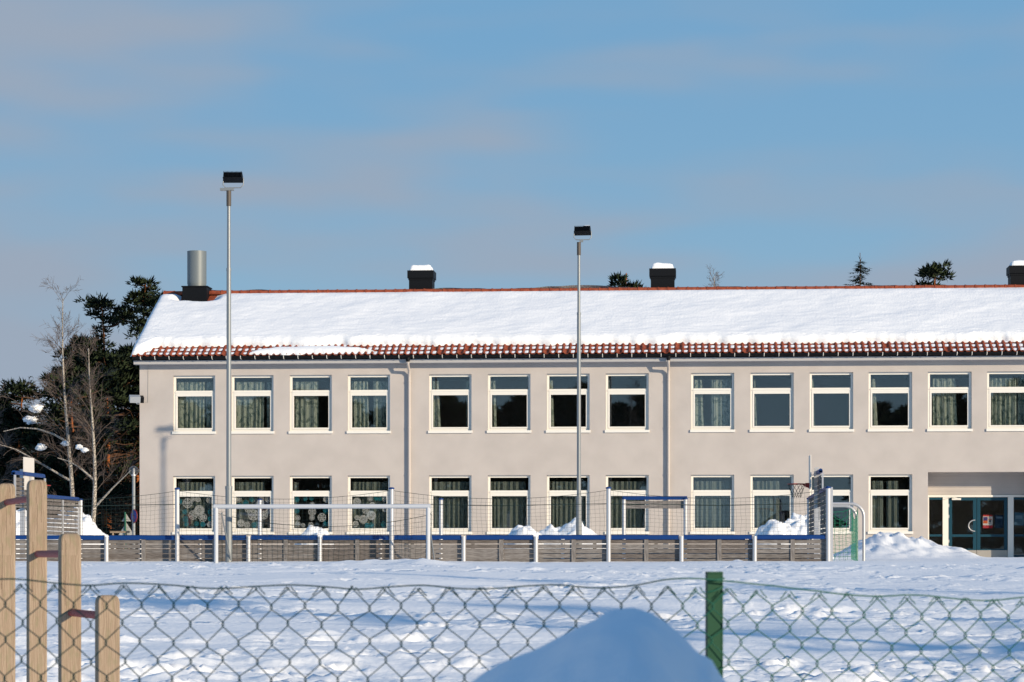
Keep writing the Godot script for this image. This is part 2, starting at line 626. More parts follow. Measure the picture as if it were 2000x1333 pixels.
func building() -> void:
	var B := base("school_building", Vector3.ZERO, "long two-storey beige school building with a snow-covered red tile roof", "building")
	obj("wall", wall_mesh(), M.stucco, B)
	# floors, ceiling and partitions
	for y in [-0.12, 3.15, 6.26]:
		var f := MB.new()
		f.ab(Vector3(XL + 0.302, y - 0.18, -92.70), Vector3(7.04, y, -84.302))
		f.ab(Vector3(7.042, y - 0.18, -92.70), Vector3(10.5, y, -85.2 if y < 2.0 else -84.302))
		f.ab(Vector3(10.502, y - 0.18, -92.70), Vector3(XR - 0.302, y, -84.302))
		obj("floor_slab", f, M.lino, B)
	for x in [-9.62, -1.2, 6.85]:
		var f := MB.new()
		f.ab(Vector3(x, -0.1, -92.68), Vector3(x + 0.12, 2.96, -84.305))
		f.ab(Vector3(x, 3.16, -92.68), Vector3(x + 0.12, 6.07, -84.305))
		obj("partition", f, M.inside, B)
	var cor := MB.new()
	cor.ab(Vector3(XL + 0.31, -0.1, -90.2), Vector3(XR - 0.31, 2.96, -90.1))
	cor.ab(Vector3(XL + 0.31, 3.16, -90.2), Vector3(XR - 0.31, 6.07, -90.1))
	obj("partition", cor, M.inside, B)
	# frieze and fascia
	var fr := MB.new()
	fr.ab(Vector3(XL - 0.12, 6.2, -83.998), Vector3(XR + 0.12, 6.318, -83.64))
	obj("frieze_board", fr, M.fascia, B)
	var fa := MB.new()
	fa.ab(Vector3(XL - 0.14, 6.32, -83.66), Vector3(XR + 0.14, 6.47, -83.6))
	obj("fascia", fa, M.black, B)
	# gutter with brackets
	var gp := PackedVector3Array()
	var N := 10
	var gm := MB.new()
	for k in N:
		var a0 := PI + PI * k / N
		var a1 := PI + PI * (k + 1) / N
		var c0 := Vector3(0, 6.43 + 0.085 * sin(a0), -83.5 - 0.085 * cos(a0))
		var c1 := Vector3(0, 6.43 + 0.085 * sin(a1), -83.5 - 0.085 * cos(a1))
		var xl := Vector3(XL - 0.12, 0, 0)
		var xr := Vector3(XR + 0.12, 0, 0)
		gm.quad(c0 + xr, c0 + xl, c1 + xl, c1 + xr)
		gm.quad(c0 * Vector3(1, 1, 1) + xl + Vector3(0, 0.006, 0), c0 + xr + Vector3(0, 0.006, 0), c1 + xr + Vector3(0, 0.006, 0), c1 + xl + Vector3(0, 0.006, 0))
	var gut := obj("gutter", gm, M.black, B)
	var bm := MB.new()
	bm.tube(P([Vector3(0, 6.44, -83.412), Vector3(0, 6.38, -83.432), Vector3(0, 6.348, -83.48), Vector3(0, 6.34, -83.55), Vector3(0, 6.36, -83.6)]), Fl([0.013]), 6)
	var bmesh := bm.mesh()
	var x := XL + 0.15
	while x < XR:
		put("bracket", bmesh, M.white, gut, Vector3(x, 0, 0))
		x += 0.468
	# downpipes
	for px in [-9.55, -1.18, 7.0]:
		if px > 6.0: continue
		var d := MB.new()
		d.tube(P([Vector3(px, 6.36, -83.5), Vector3(px, 6.22, -83.5), Vector3(px, 6.12, -83.54), Vector3(px, 5.98, -83.82), Vector3(px, 5.86, -83.9), Vector3(px, 5.7, -83.91), Vector3(px, 4.32, -83.91), Vector3(px, -0.3, -83.91)]), Fl([0.046]), 12)
		var dp := obj("downpipe", d, M.pipe, B)
		for y in [5.6, 4.1, 2.6, 1.0]:
			var cl := MB.new()
			cl.tube(P([Vector3(px, y, -83.91), Vector3(px, y + 0.05, -83.91)]), Fl([0.056]), 12)
			cl.ab(Vector3(px - 0.02, y, -83.99), Vector3(px + 0.02, y + 0.05, -83.94))
			obj("pipe_clip", cl, M.pipe, dp)
		var fu := MB.new()
		fu.tube(P([Vector3(px, 6.36, -83.5), Vector3(px, 6.22, -83.5)]), Fl([0.09, 0.05]), 10)
		obj("funnel", fu, M.black, dp)
	# windows
	var proto := window_proto()
	for i in WIN_X.size():
		place_window(B, proto, Vector3(WIN_X[i], UP_Y, ZW))
		if i < 12: place_window(B, proto, Vector3(WIN_X[i], LOW_Y, ZW))
	place_window(B, proto, Vector3(11.2, LOW_Y, ZW))
	place_window(B, proto, Vector3(13.1, LOW_Y, ZW))
	proto.free()
	entrance(B)
	roof(B)
	# cable up the corner
	var cb := MB.new()
	cb.tube(P([Vector3(-18.36, 4.98, -83.99), Vector3(-18.13, 4.98, -83.99), Vector3(-18.12, 6.19, -83.99)]), Fl([0.007]), 5)
	obj("cable", cb, M.inside, B)

func window_proto() -> Node3D:
	var w := Node3D.new()
	w.name = "window"
	var z0 := -0.18
	var z1 := -0.10
	var f := MB.new()
	f.ab(Vector3(0.002, 0.0, z0), Vector3(0.07, WH - 0.002, z1))
	f.ab(Vector3(WW - 0.07, 0.0, z0), Vector3(WW - 0.002, WH - 0.002, z1))
	f.ab(Vector3(0.071, WH - 0.075, z0), Vector3(WW - 0.071, WH - 0.002, z1))
	f.ab(Vector3(0.071, 0.0, z0), Vector3(WW - 0.071, 0.06, z1))
	f.ab(Vector3(0.071, 1.20, z0), Vector3(WW - 0.071, 1.33, z1 + 0.012))
	f.ab(Vector3(0.05, 1.262, z1 + 0.012), Vector3(WW - 0.05, 1.285, z1 + 0.03))
	put("frame", f.mesh(), M.white, w)
	var s := MB.new()
	var a := 0.072
	var c := WW - 0.072
	s.ab(Vector3(a, 0.062, z0 + 0.01), Vector3(a + 0.05, 1.198, z1 + 0.016))
	s.ab(Vector3(c - 0.05, 0.062, z0 + 0.01), Vector3(c, 1.198, z1 + 0.016))
	s.ab(Vector3(a + 0.051, 0.062, z0 + 0.01), Vector3(c - 0.051, 0.112, z1 + 0.016))
	s.ab(Vector3(a + 0.051, 1.148, z0 + 0.01), Vector3(c - 0.051, 1.198, z1 + 0.016))
	put("sash", s.mesh(), M.white, w)
	var sl := MB.new()
	sl.ab(Vector3(-0.03, -0.085, -0.002), Vector3(WW + 0.03, -0.004, 0.05))
	sl.ab(Vector3(0.002, -0.03, -0.10), Vector3(WW - 0.002, -0.001, 0.002))
	put("sill", sl.mesh(), M.white, w)
	for q in [[a + 0.05, 0.112, c - 0.05, 1.148], [0.07, 1.33, WW - 0.07, WH - 0.075]]:
		var g := MB.new()
		for zz in [-0.122, -0.138, -0.154]:
			g.ab(Vector3(q[0], q[1], zz - 0.004), Vector3(q[2], q[3], zz))
		put("pane", g.mesh(), M.glass, w)
	return w

func place_window(B: Node3D, proto: Node3D, at: Vector3) -> void:
	var w := proto.duplicate()
	w.name = "window"
	w.position = at
	B.add_child(w, true)

func entrance(B: Node3D) -> void:
	var zb := ZW - 1.05
	# cladding above the doors
	var cb := MB.new()
	cb.ab(Vector3(0, 0.003, 0), Vector3(3.366, 0.117, 0.025))
	var cm := cb.mesh()
	var cm2: Material = M.stucco
	for k in 6:
		put("cladding_board", cm, cm2, B, Vector3(7.082, 1.945 + 0.12 * k, zb - 0.02))
	var bk := MB.new()
	bk.ab(Vector3(7.0, 1.9, zb - 0.12), Vector3(10.5, 2.7, zb - 0.022))
	obj("lintel", bk, M.inside, B)
	# white posts and head
	var fr := MB.new()
	for q in [[7.09, 7.2], [7.64, 7.82], [9.72, 9.9], [10.36, 10.44]]:
		fr.ab(Vector3(q[0], -0.3, zb - 0.08), Vector3(q[1], 1.868, zb + 0.03))
	fr.ab(Vector3(7.09, 1.87, zb - 0.08), Vector3(10.44, 1.94, zb + 0.045))
	obj("door_frame", fr, M.white, B)
	# side lights
	for q in [[7.202, 7.638], [9.902, 10.358]]:
		var s := node("side_light", B)
		var m := MB.new()
		m.ab(Vector3(q[0], 1.79, zb - 0.05), Vector3(q[1], 1.868, zb))
		m.ab(Vector3(q[0], 0.60, zb - 0.05), Vector3(q[1], 0.67, zb))
		m.ab(Vector3(q[0], -0.3, zb - 0.05), Vector3(q[1], 0.0, zb))
		put("rail", m.mesh(), M.teal, s)
		for y in [[0.67, 1.79], [0.0, 0.60]]:
			var g := MB.new()
			g.ab(Vector3(q[0], y[0], zb - 0.03), Vector3(q[1], y[1], zb - 0.026))
			g.ab(Vector3(q[0], y[0], zb - 0.045), Vector3(q[1], y[1], zb - 0.041))
			put("pane", g.mesh(), M.glass, s)
	# two door leaves
	var leaf := 0
	for q in [[7.83, 8.72], [8.735, 9.71]]:
		var s := node("door", B)
		var x0: float = q[0]
		var x1: float = q[1]
		var m := MB.new()
		m.ab(Vector3(x0, 0.16, zb - 0.05), Vector3(x0 + 0.11, 1.865, zb))
		m.ab(Vector3(x1 - 0.11, 0.16, zb - 0.05), Vector3(x1, 1.865, zb))
		m.ab(Vector3(x0 + 0.111, 1.765, zb - 0.05), Vector3(x1 - 0.111, 1.865, zb))
		m.ab(Vector3(x0 + 0.111, 0.59, zb - 0.05), Vector3(x1 - 0.111, 0.67, zb))
		m.ab(Vector3(x0 + 0.111, 0.16, zb - 0.05), Vector3(x1 - 0.111, 0.2, zb))
		put("leaf_frame", m.mesh(), M.teal, s)
		var kp := MB.new()
		kp.ab(Vector3(x0, -0.12, zb - 0.05), Vector3(x1, 0.158, zb + 0.004))
		put("kick_plate", kp.mesh(), mat(Color(0.36, 0.34, 0.31), 0.5, 0.3), s)
		for y in [[0.67, 1.765], [0.2, 0.59]]:
			var g := MB.new()
			g.ab(Vector3(x0 + 0.11, y[0], zb - 0.03), Vector3(x1 - 0.11, y[1], zb - 0.026))
			g.ab(Vector3(x0 + 0.11, y[0], zb - 0.045), Vector3(x1 - 0.11, y[1], zb - 0.041))
			put("pane", g.mesh(), M.glass, s)
		if leaf == 0:
			var hd := MB.new()
			var hp := PackedVector3Array()
			for k in 13:
				var a := PI / 2 + PI * k / 12.0
				hp.append(Vector3(8.66 + 0.2 * cos(a), 0.95 + 0.18 * sin(a), zb + 0.07))
			hd.tube(hp, Fl([0.017]), 8)
			hd.tube(P([hp[0], hp[0] + Vector3(0, 0, -0.07)]), Fl([0.014]), 6)
			hd.tube(P([hp[12], hp[12] + Vector3(0, 0, -0.07)]), Fl([0.014]), 6)
			put("handle", hd.mesh(), M.steel, s)
			var dc := MB.new()
			dc.ab(Vector3(7.93, 1.78, zb + 0.002), Vector3(8.22, 1.84, zb + 0.06))
			dc.tube(P([Vector3(8.1, 1.84, zb + 0.04), Vector3(7.9, 1.87, zb + 0.13), Vector3(7.7, 1.80, zb + 0.05)]), Fl([0.012]), 6)
			put("door_closer", dc.mesh(), M.white, s)
			var hi := MB.new()
			for y in [0.4, 1.2, 1.55]:
				hi.tube(P([Vector3(7.835, y, zb + 0.012), Vector3(7.835, y + 0.1, zb + 0.012)]), Fl([0.014]), 6)
			put("hinge", hi.mesh(), M.steel, s)
		leaf += 1
	# papers behind the glass
	poster(Vector3(8.93, 0.87, zb - 0.052), Vector2(0.31, 0.43), 0, "red and white printed poster with orange pictures on entrance door")
	poster(Vector3(9.31, 0.87, zb - 0.052), Vector2(0.28, 0.42), 1, "dark blue printed notice on the entrance door beside red poster")
	poster(Vector3(9.93, 0.95, zb - 0.052), Vector2(0.30, 0.42), 2, "pale blue notice on the side light next to entrance door")

func poster(at: Vector3, s: Vector2, kind: int, label: String) -> void:
	var im := Image.create(60, 84, false, Image.FORMAT_RGB8)
	if kind == 0:
		im.fill(Color(0.93, 0.91, 0.88))
		im.fill_rect(Rect2i(0, 0, 60, 10), Color(0.85, 0.32, 0.30))
		im.fill_rect(Rect2i(0, 66, 60, 18), Color(0.78, 0.20, 0.24))
		im.fill_rect(Rect2i(2, 14, 27, 22), Color(0.32, 0.28, 0.55))
		im.fill_rect(Rect2i(2, 36, 27, 18), Color(0.92, 0.45, 0.25))
		im.fill_rect(Rect2i(32, 26, 24, 5), Color(0.90, 0.42, 0.25))
		for k in 4: im.fill_rect(Rect2i(32, 36 + 6 * k, 16 + 2 * k, 2), Color(0.3, 0.3, 0.35))
		im.fill_rect(Rect2i(40, 33, 9, 12), Color(0.2, 0.2, 0.25))
	elif kind == 1:
		im.fill(Color(0.05, 0.20, 0.30))
		im.fill_rect(Rect2i(8, 10, 44, 12), Color(0.45, 0.55, 0.62))
		for k in 3: im.fill_rect(Rect2i(10, 60 + 6 * k, 30 - 6 * k, 2), Color(0.3, 0.45, 0.52))
	else:
		im.fill(Color(0.35, 0.52, 0.60))
		im.fill_rect(Rect2i(8, 18, 44, 22), Color(0.55, 0.68, 0.74))
		for k in 4: im.fill_rect(Rect2i(8, 48 + 7 * k, 40, 2), Color(0.25, 0.38, 0.46))
	var m := mat(Color(1, 1, 1), 0.7)
	m.albedo_texture = ImageTexture.create_from_image(im)
	var b := MB.new()
	b.quad(Vector3(0, 0, 0), Vector3(s.x, 0, 0), Vector3(s.x, s.y, 0), Vector3(0, s.y, 0), Vector2(0, 1), Vector2(1, 1), Vector2(1, 0), Vector2(0, 0))
	tag(obj("poster", b, m, null, at), label, "poster", "papers on the entrance doors")

func tile_mesh() -> MB:
	var b := MB.new()
	var prof := [[0.0, 0.034], [0.022, 0.010], [0.055, -0.004], [0.095, -0.004], [0.128, 0.010], [0.150, 0.036], [0.172, 0.052], [0.195, 0.050], [0.2125, 0.034]]
	for k in prof.size() - 1:
		var a := Vector3(prof[k][0], 0, prof[k][1] + 0.034)
		var c := Vector3(prof[k + 1][0], 0, prof[k + 1][1] + 0.034)
		var L := Vector3(0, 0.39, -0.024)
		b.quad(a, c, c + L, a + L)
		var T := Vector3(0, 0, -0.02)
		b.quad(a + T, c + T, c, a)
	return b

func roof(B: Node3D) -> void:
	var d := MB.new()
	var x0 := XL - 0.14
	var x1 := XR + 0.14
	var slope := Basis(Vector3.RIGHT, UPS, NRM)
	var mid := Vector3((x0 + x1) / 2, 0, 0)
	var ridge_s := SLOPE
	d.box(mid + roof_at(0, ridge_s / 2, -0.06), Vector3(x1 - x0, ridge_s, 0.1), slope)
	var back := Basis(Vector3.RIGHT, Vector3(0, -0.4436, -0.8962), Vector3(0, 0.8962, -0.4436))
	var rp := roof_at(0, ridge_s, -0.06)
	d.box(mid + rp + Vector3(0, -0.4436, -0.8962) * ridge_s / 2 + Vector3(0, 0, -0.05), Vector3(x1 - x0, ridge_s, 0.1), back)
	var R := obj("roof", d, M.tile, B)
	var tm := tile_mesh().mesh()
	var n := int((x1 - x0) / 0.2125)
	var show := int((10.9 - x0) / 0.2125)
	var st := SurfaceTool.new()
	st.begin(Mesh.PRIMITIVE_TRIANGLES)
	for row in 4:
		for k in n:
			var o := roof_at(x0 + 0.2125 * k, -0.05 + 0.335 * row, -0.01)
			o += NRM * rng.randf_range(-0.004, 0.004)
			var tf := Transform3D(slope.rotated(NRM, rng.randf_range(-0.012, 0.012)), o)
			if row < 2 and k < show:
				var t := put("tile", tm, M.tile, R)
				t.transform = tf
			else:
				st.append_from(tm, 0, tf)
	var rest := put("tile_rows", st.commit(), M.tile, R)
	rest.set_meta("kind", "stuff")
	# ridge tiles
	var rt := MB.new()
	for k in 8:
		var a0 := -0.25 + (PI + 0.5) * k / 8.0
		var a1 := -0.25 + (PI + 0.5) * (k + 1) / 8.0
		for seg in [[0.0, 0.34, 0.112], [0.0, 0.055, 0.126]]:
			var p0 := Vector3(seg[0], sin(a0) * seg[2], cos(a0) * seg[2])
			var p1 := Vector3(seg[0], sin(a1) * seg[2], cos(a1) * seg[2])
			var L := Vector3(seg[1], 0, 0)
			rt.quad(p0, p0 + L, p1 + L, p1)
			if seg[1] < 0.1:
				rt.quad(p0 + L, p0 * Vector3(1, 0.86, 0.86) + L, p1 * Vector3(1, 0.86, 0.86) + L, p1 + L)
				rt.quad(p0 * Vector3(1, 0.86, 0.86), p0, p1, p1 * Vector3(1, 0.86, 0.86))
	var rm := rt.mesh()
	var top := roof_at(0, ridge_s, 0)
	var x := x0
	while x < x1 - 0.3:
		put("ridge_tile", rm, M.tile, R, Vector3(x, top.y + 0.05 + rng.randf_range(-0.006, 0.006), top.z - 0.03))
		x += 0.332
	# chimneys
	for cx in [-9.70, -1.45, 10.62]:
		var c := node("chimney", B)
		var m := MB.new()
		m.ab(Vector3(cx - 0.40, 8.2, -89.4), Vector3(cx + 0.40, 9.46, -88.62))
		put("shaft", m.mesh(), M.black, c)
		var k := MB.new()
		k.ab(Vector3(cx - 0.45, 9.462, -89.46), Vector3(cx + 0.45, 9.72, -88.56))
		k.ab(Vector3(cx - 0.42, 9.40, -89.42), Vector3(cx + 0.42, 9.461, -88.60))
		put("cap", k.mesh(), M.black, c)
	# ventilation cowl
	var vn := node("roof_vent", B)
	var cu := MB.new()
	cu.ab(Vector3(-17.79, 8.0, -88.75), Vector3(-16.95, 9.14, -87.9))
	cu.ab(Vector3(-17.82, 9.141, -88.78), Vector3(-16.92, 9.18, -87.87))
	put("curb", cu.mesh(), M.black, vn)
	var cw := MB.new()
	cw.tube(P([Vector3(-17.37, 9.18, -88.32), Vector3(-17.37, 9.27, -88.32), Vector3(-17.37, 9.28, -88.32), Vector3(-17.37, 10.38, -88.32), Vector3(-17.37, 10.39, -88.32), Vector3(-17.37, 10.4, -88.32)]), Fl([0.315, 0.315, 0.328, 0.328, 0.335, 0.335]), 32)
	put("cowl", cw.mesh(), mat(Color(0.15, 0.175, 0.185), 0.5, 0.15), vn)

func roof_snow() -> void:
	var S := base("roof_snow", Vector3.ZERO, "thick blanket of white snow lying on the red tile roof", "snow")
	var wob := noise(0.5, 91, 3)
	var fine := noise(1.6, 92, 3)
	var xs := PackedFloat32Array()
	var x := XL - 0.22
	while x < XR + 0.2:
		xs.append(x); x += 0.1
	for side in 2:
		var pts := PackedVector3Array()
		var rows := 64
		for i in rows:
			for j in xs.size():
				var xx := xs[j]
				var edge := 0.70 + wob.get_noise_2d(xx * 1.4, 0) * 0.16 + fine.get_noise_2d(xx * 2.4, 7) * 0.07
				edge -= 0.75 * (1.0 - smoothstep(XL - 0.2, XL + 0.85, xx + wob.get_noise_2d(xx * 3.0, 4) * 0.15))
				if side == 1: edge = 0.1
				var u := float(i) / (rows - 1)
				var s := lerpf(edge, SLOPE - 0.02, u * u * 0.55 + u * 0.45)
				var T := 0.25 + wob.get_noise_2d(xx * 0.5, s * 0.8 + 30.0) * 0.05 + fine.get_noise_2d(xx * 0.7 + s * 0.9, s * 3.0) * 0.018 + fine.get_noise_2d(xx * 1.3 + s * 1.6 + 40.0, s * 5.0) * 0.010
				var q := clampf((s - edge) / 0.34, 0, 1)
				T *= sqrt(1.0 - (1.0 - q) * (1.0 - q))
				if q < 1.0: T += fine.get_noise_2d(xx * 3.5, s * 5.0) * 0.035 * q
				# towards the ridge the blanket runs out under the ridge tiles
				var last := smoothstep(SLOPE - 0.7, SLOPE - 0.05, s)
				if side == 0:
					T = lerpf(T, 0.05, last)
					# melted hollow round the vent
					var dx := maxf(absf(xx + 17.37) - 0.42, 0.0)
					var ds := maxf(4.72 - s, 0.0)
					var far := sqrt(dx * dx * (2.2 if xx < -17.4 else 0.9) + ds * ds * 2.0)
					if xx < -17.4: far += 0.05
					T = lerpf(-0.07, T, smoothstep(0.08, 0.62, far))
				else:
					T = lerpf(T, 0.15 + 0.22 * wob.get_noise_2d(xx * 0.45, 60.0), last)
				var gable := minf(clampf((xx - xs[0]) / 0.26, 0, 1), clampf((xs[xs.size() - 1] - xx) / 0.26, 0, 1))
				T = T * sqrt(1.0 - (1.0 - gable) * (1.0 - gable)) + 0.03
				if gable <= 0.0: T = -0.05
				var p := roof_at(xx, s, T)
				if side == 1: p.z = 2.0 * -88.53 - p.z
				pts.append(p)
		var b := MB.new()
		b.grid(pts, xs.size(), side == 1)
		obj("snow_blanket", b, M.snow, S)
	# snow left in the troughs of the bare tiles
	var t := MB.new()
	var n := int((XR - XL) / 0.2125)
	for row in 3:
		for k in n:
			var q := rng.randf()
			if q < 0.06: continue
			var o := roof_at(XL - 0.14 + 0.2125 * k, -0.05 + 0.335 * row, -0.01)
			var a := 0.02 + rng.randf() * 0.06
			var e := rng.randf_range(0.26, 0.33)
			if row == 0 and xs and o.x < -14.5: a += 0.05
			var w0 := 0.018
			var w1 := 0.134
			var lift := 0.049 + 0.02 * q
			var g := PackedVector3Array()
			for i in 4:
				var s: float = lerpf(a, e, i / 3.0)
				for j in 5:
					var u: float = lerpf(w0, w1, j / 4.0)
					var hh: float = lift - (0.026 if (i == 0 or i == 3) else 0.0) + 0.008 * sin(j / 4.0 * PI)
					g.append(o + Vector3(u, 0, 0) + UPS * s + NRM * (hh - s * 0.06))
			t.grid(g, 5)
	var ts := obj("trough_snow", t, M.snow, S)
	ts.set_meta("kind", "stuff")
	# tongue that slid down over the tiles
	var pts2 := PackedVector3Array()
	for i in 9:
		for j in 60:
			var xx := -14.75 + j * 4.15 / 59.0
			var lo := -0.06 + 0.07 * fine.get_noise_2d(xx * 3.0, 3) + 0.32 * pow(absf(j / 59.0 - 0.25), 1.4)
			var hi := 0.55 + 0.1 * wob.get_noise_2d(xx * 2.0, 9) - 0.5 * pow(absf(j / 59.0 - 0.5) * 2.0, 3)
			var u := i / 8.0
			var bump := sqrt(maxf(0.0, 1.0 - pow(2.0 * u - 1.0, 2))) * sqrt(maxf(0.0, 1.0 - pow(2.0 * j / 59.0 - 1.0, 6)))
			pts2.append(roof_at(xx, lerpf(lo, maxf(hi, lo), u), 0.03 + 0.13 * bump))
	var tb := MB.new()
	tb.grid(pts2, 60)
	obj("snow_tongue", tb, M.snow, S)
	# caps on the chimneys
	var which := ["snow cap on the black chimney above the first downpipe from the floodlight corner", "snow cap on the black chimney above the second downpipe from floodlight corner", "snow cap on the black chimney farthest from the steel vent cowl"]
	var i2 := 0
	for cx in [-9.70, -1.45, 10.62]:
		var cap := MB.new()
		var g := PackedVector3Array()
		for i in 13:
			for j in 13:
				var u := j / 6.0 - 1.0
				var v2 := i / 6.0 - 1.0
				var m := maxf(absf(u), absf(v2))
				var hh := 0.21 * pow(maxf(0.0, 1.0 - pow(m, 5)), 0.5) * (1.0 + 0.25 * wob.get_noise_2d(cx + u * 1.6, v2 * 1.6))
				g.append(Vector3(cx + u * 0.40, 9.715 + hh, -89.0 + 0.38 * -v2))
		cap.grid(g, 13)
		tag(obj("chimney_snow", cap, M.snow), which[i2], "snow", "snow caps on the chimneys")
		i2 += 1

# ------------------------------------------------------------------ curtains and paper snowflakes
const ORD := ["first", "second", "third", "fourth", "fifth", "sixth", "seventh", "eighth", "ninth", "tenth", "eleventh", "twelfth", "thirteenth", "fourteenth", "fifteenth", "sixteenth"]

func curtain(i: int, upper: bool, f0: float, f1: float, f1b: float, extra := "") -> void:
	var x0: float = WIN_X[i] + 0.08 + 1.22 * f0
	var x1: float = WIN_X[i] + 0.08 + 1.22 * f1
	var xb: float = WIN_X[i] + 0.08 + 1.22 * f1b
	var y0 := (UP_Y if upper else LOW_Y)
	var yb := y0 + 0.02
	var yt := y0 + 1.62
	var b := MB.new()
	var cols := maxi(6, int((x1 - x0) / 0.012))
	var first := b.v.size()
	var ph := rng.randf() * TAU
	var pts := [[], []]
	for r in 9:
		var v := r / 8.0
		for j in cols + 1:
			var u := float(j) / cols
			var x := lerpf(x0, lerpf(x1, xb, v), u)
			var flat := lerpf(x0, x1, u)
			var z := ZW - 0.33 + (0.026 + 0.018 * v) * sin(flat * TAU / 0.17 + ph + 1.9 * sin(flat * 5.3 + i) + 0.8 * sin(flat * 13.0)) + 0.012 * sin(flat * TAU / 0.06 + ph)
			b.v.append(Vector3(x, lerpf(yt, yb, v), z))
			b.uv.append(Vector2(flat * 1.7, v * 1.6))
	for r in 9:
		for j in cols + 1:
			var a := b.v[r * (cols + 1) + maxi(j - 1, 0)]
			var c := b.v[r * (cols + 1) + mini(j + 1, cols)]
			var t := (c - a).normalized()
			b.n.append(Vector3(-t.z, 0, t.x).normalized())
	for r in 8:
		for j in cols:
			var a := r * (cols + 1) + j
			var c := a + cols + 1
			b.ix.append_array(PackedInt32Array([a, a + 1, c, a + 1, c + 1, c]))
	var where := "%s %s window from the floodlight corner" % [ORD[i], "upper" if upper else "lower"]
	var look := ("leaf-print pale curtain" if upper else "plain grey-green curtain")
	tag(obj("curtain", b, M.curtain_leaf if upper else M.curtain_plain), (extra + " " if extra else "") + look + " behind the " + where, "curtain", "curtains of the upper windows" if upper else "curtains of the lower windows")

func curtains() -> void:
	var up := [[[0, 0.74, 0.74], [0.77, 1, 1]], [[0, 0.78, 0.76], [0.84, 1, 1]], [[0, 0.66, 0.66]], [[0, 0.44, 0.47], [0.58, 1, 1]], [[0, 0.16, 0.22], [0.9, 1, 1]], [[0, 0.11, 0.15]], [[0, 0.07, 0.11]], [[0, 0.03, 0.04]], [[0, 0.22, 0.27], [0.46, 1, 1]], [[0, 0.06, 0.11]], [[0, 0.05, 0.09]], [[0, 0.12, 0.20]], [[0.08, 0.66, 0.72]], [[0, 0.72, 0.72], [0.75, 1, 1]], [[0, 0.6, 0.6]], [[0, 0.3, 0.4]]]
	for i in up.size():
		var k := 0
		for c in up[i]:
			curtain(i, true, c[0], c[1], c[2], ("" if up[i].size() == 1 else ("wide" if c[1] - c[0] > 0.5 or (k == 0 and up[i][1][1] - up[i][1][0] < 0.3) else "narrow")))
			k += 1
	var low := [[[0, 1, 1]], [[0, 0.78, 0.78]], [[0, 0.14, 0.16]], [[0, 1, 1]], [[0, 1, 1]], [[0, 0.92, 0.92]], [[0, 1, 1]], [[0, 0.97, 0.97]], [[0, 0.93, 0.93]], [[0, 0.70, 0.72]], [], [[0, 0.33, 0.33], [0.42, 0.72, 0.74]]]
	for i in low.size():
		var k := 0
		for c in low[i]:
			curtain(i, false, c[0], c[1], c[2], "" if low[i].size() == 1 else ("wide" if k == 0 else "narrow"))
			k += 1

func flake_mesh(kind: int) -> MB:
	var b := MB.new()
	var z := Vector3.ZERO
	var ring := [[0.80, 1.0], [0.42, 0.55]] if kind == 0 else ([[0.86, 1.0], [0.30, 0.62]] if kind == 1 else [[0.45, 1.0]])
	for r in ring:
		for k in 24:
			var a0 := TAU * k / 24.0
			var a1 := TAU * (k + 1) / 24.0
			var jag: float = 1.0 + (0.05 if k % 2 == 0 else -0.03)
			var jag1: float = 1.0 + (0.05 if k % 2 == 1 else -0.03)
			var d0 := Vector3(cos(a0), sin(a0), 0)
			var d1 := Vector3(cos(a1), sin(a1), 0)
			b.quad(d0 * r[0], d0 * r[1] * jag, d1 * r[1] * jag1, d1 * r[0])
	for k in (12 if kind == 2 else 6):
		var a := TAU * k / (12.0 if kind == 2 else 6.0)
		var d := Vector3(cos(a), sin(a), 0)
		var s := Vector3(-sin(a), cos(a), 0) * (0.085 if kind < 2 else 0.05)
		b.quad(d * 0.05 - s, d * 0.83 - s, d * 0.83 + s, d * 0.05 + s)
		b.tri(d * 0.56 - s * 3.0, d * 0.84, d * 0.56 + s * 3.0)
	for k in 12:
		var a0 := TAU * k / 12.0
		var a1 := TAU * (k + 1) / 12.0
		b.tri(z, Vector3(cos(a0), sin(a0), 0) * 0.2, Vector3(cos(a1), sin(a1), 0) * 0.2)
	# lie a hair apart so that no two pieces share a plane
	for k in b.v.size():
		b.v[k].z = 0.004 * (k % 7) / 7.0
	return b

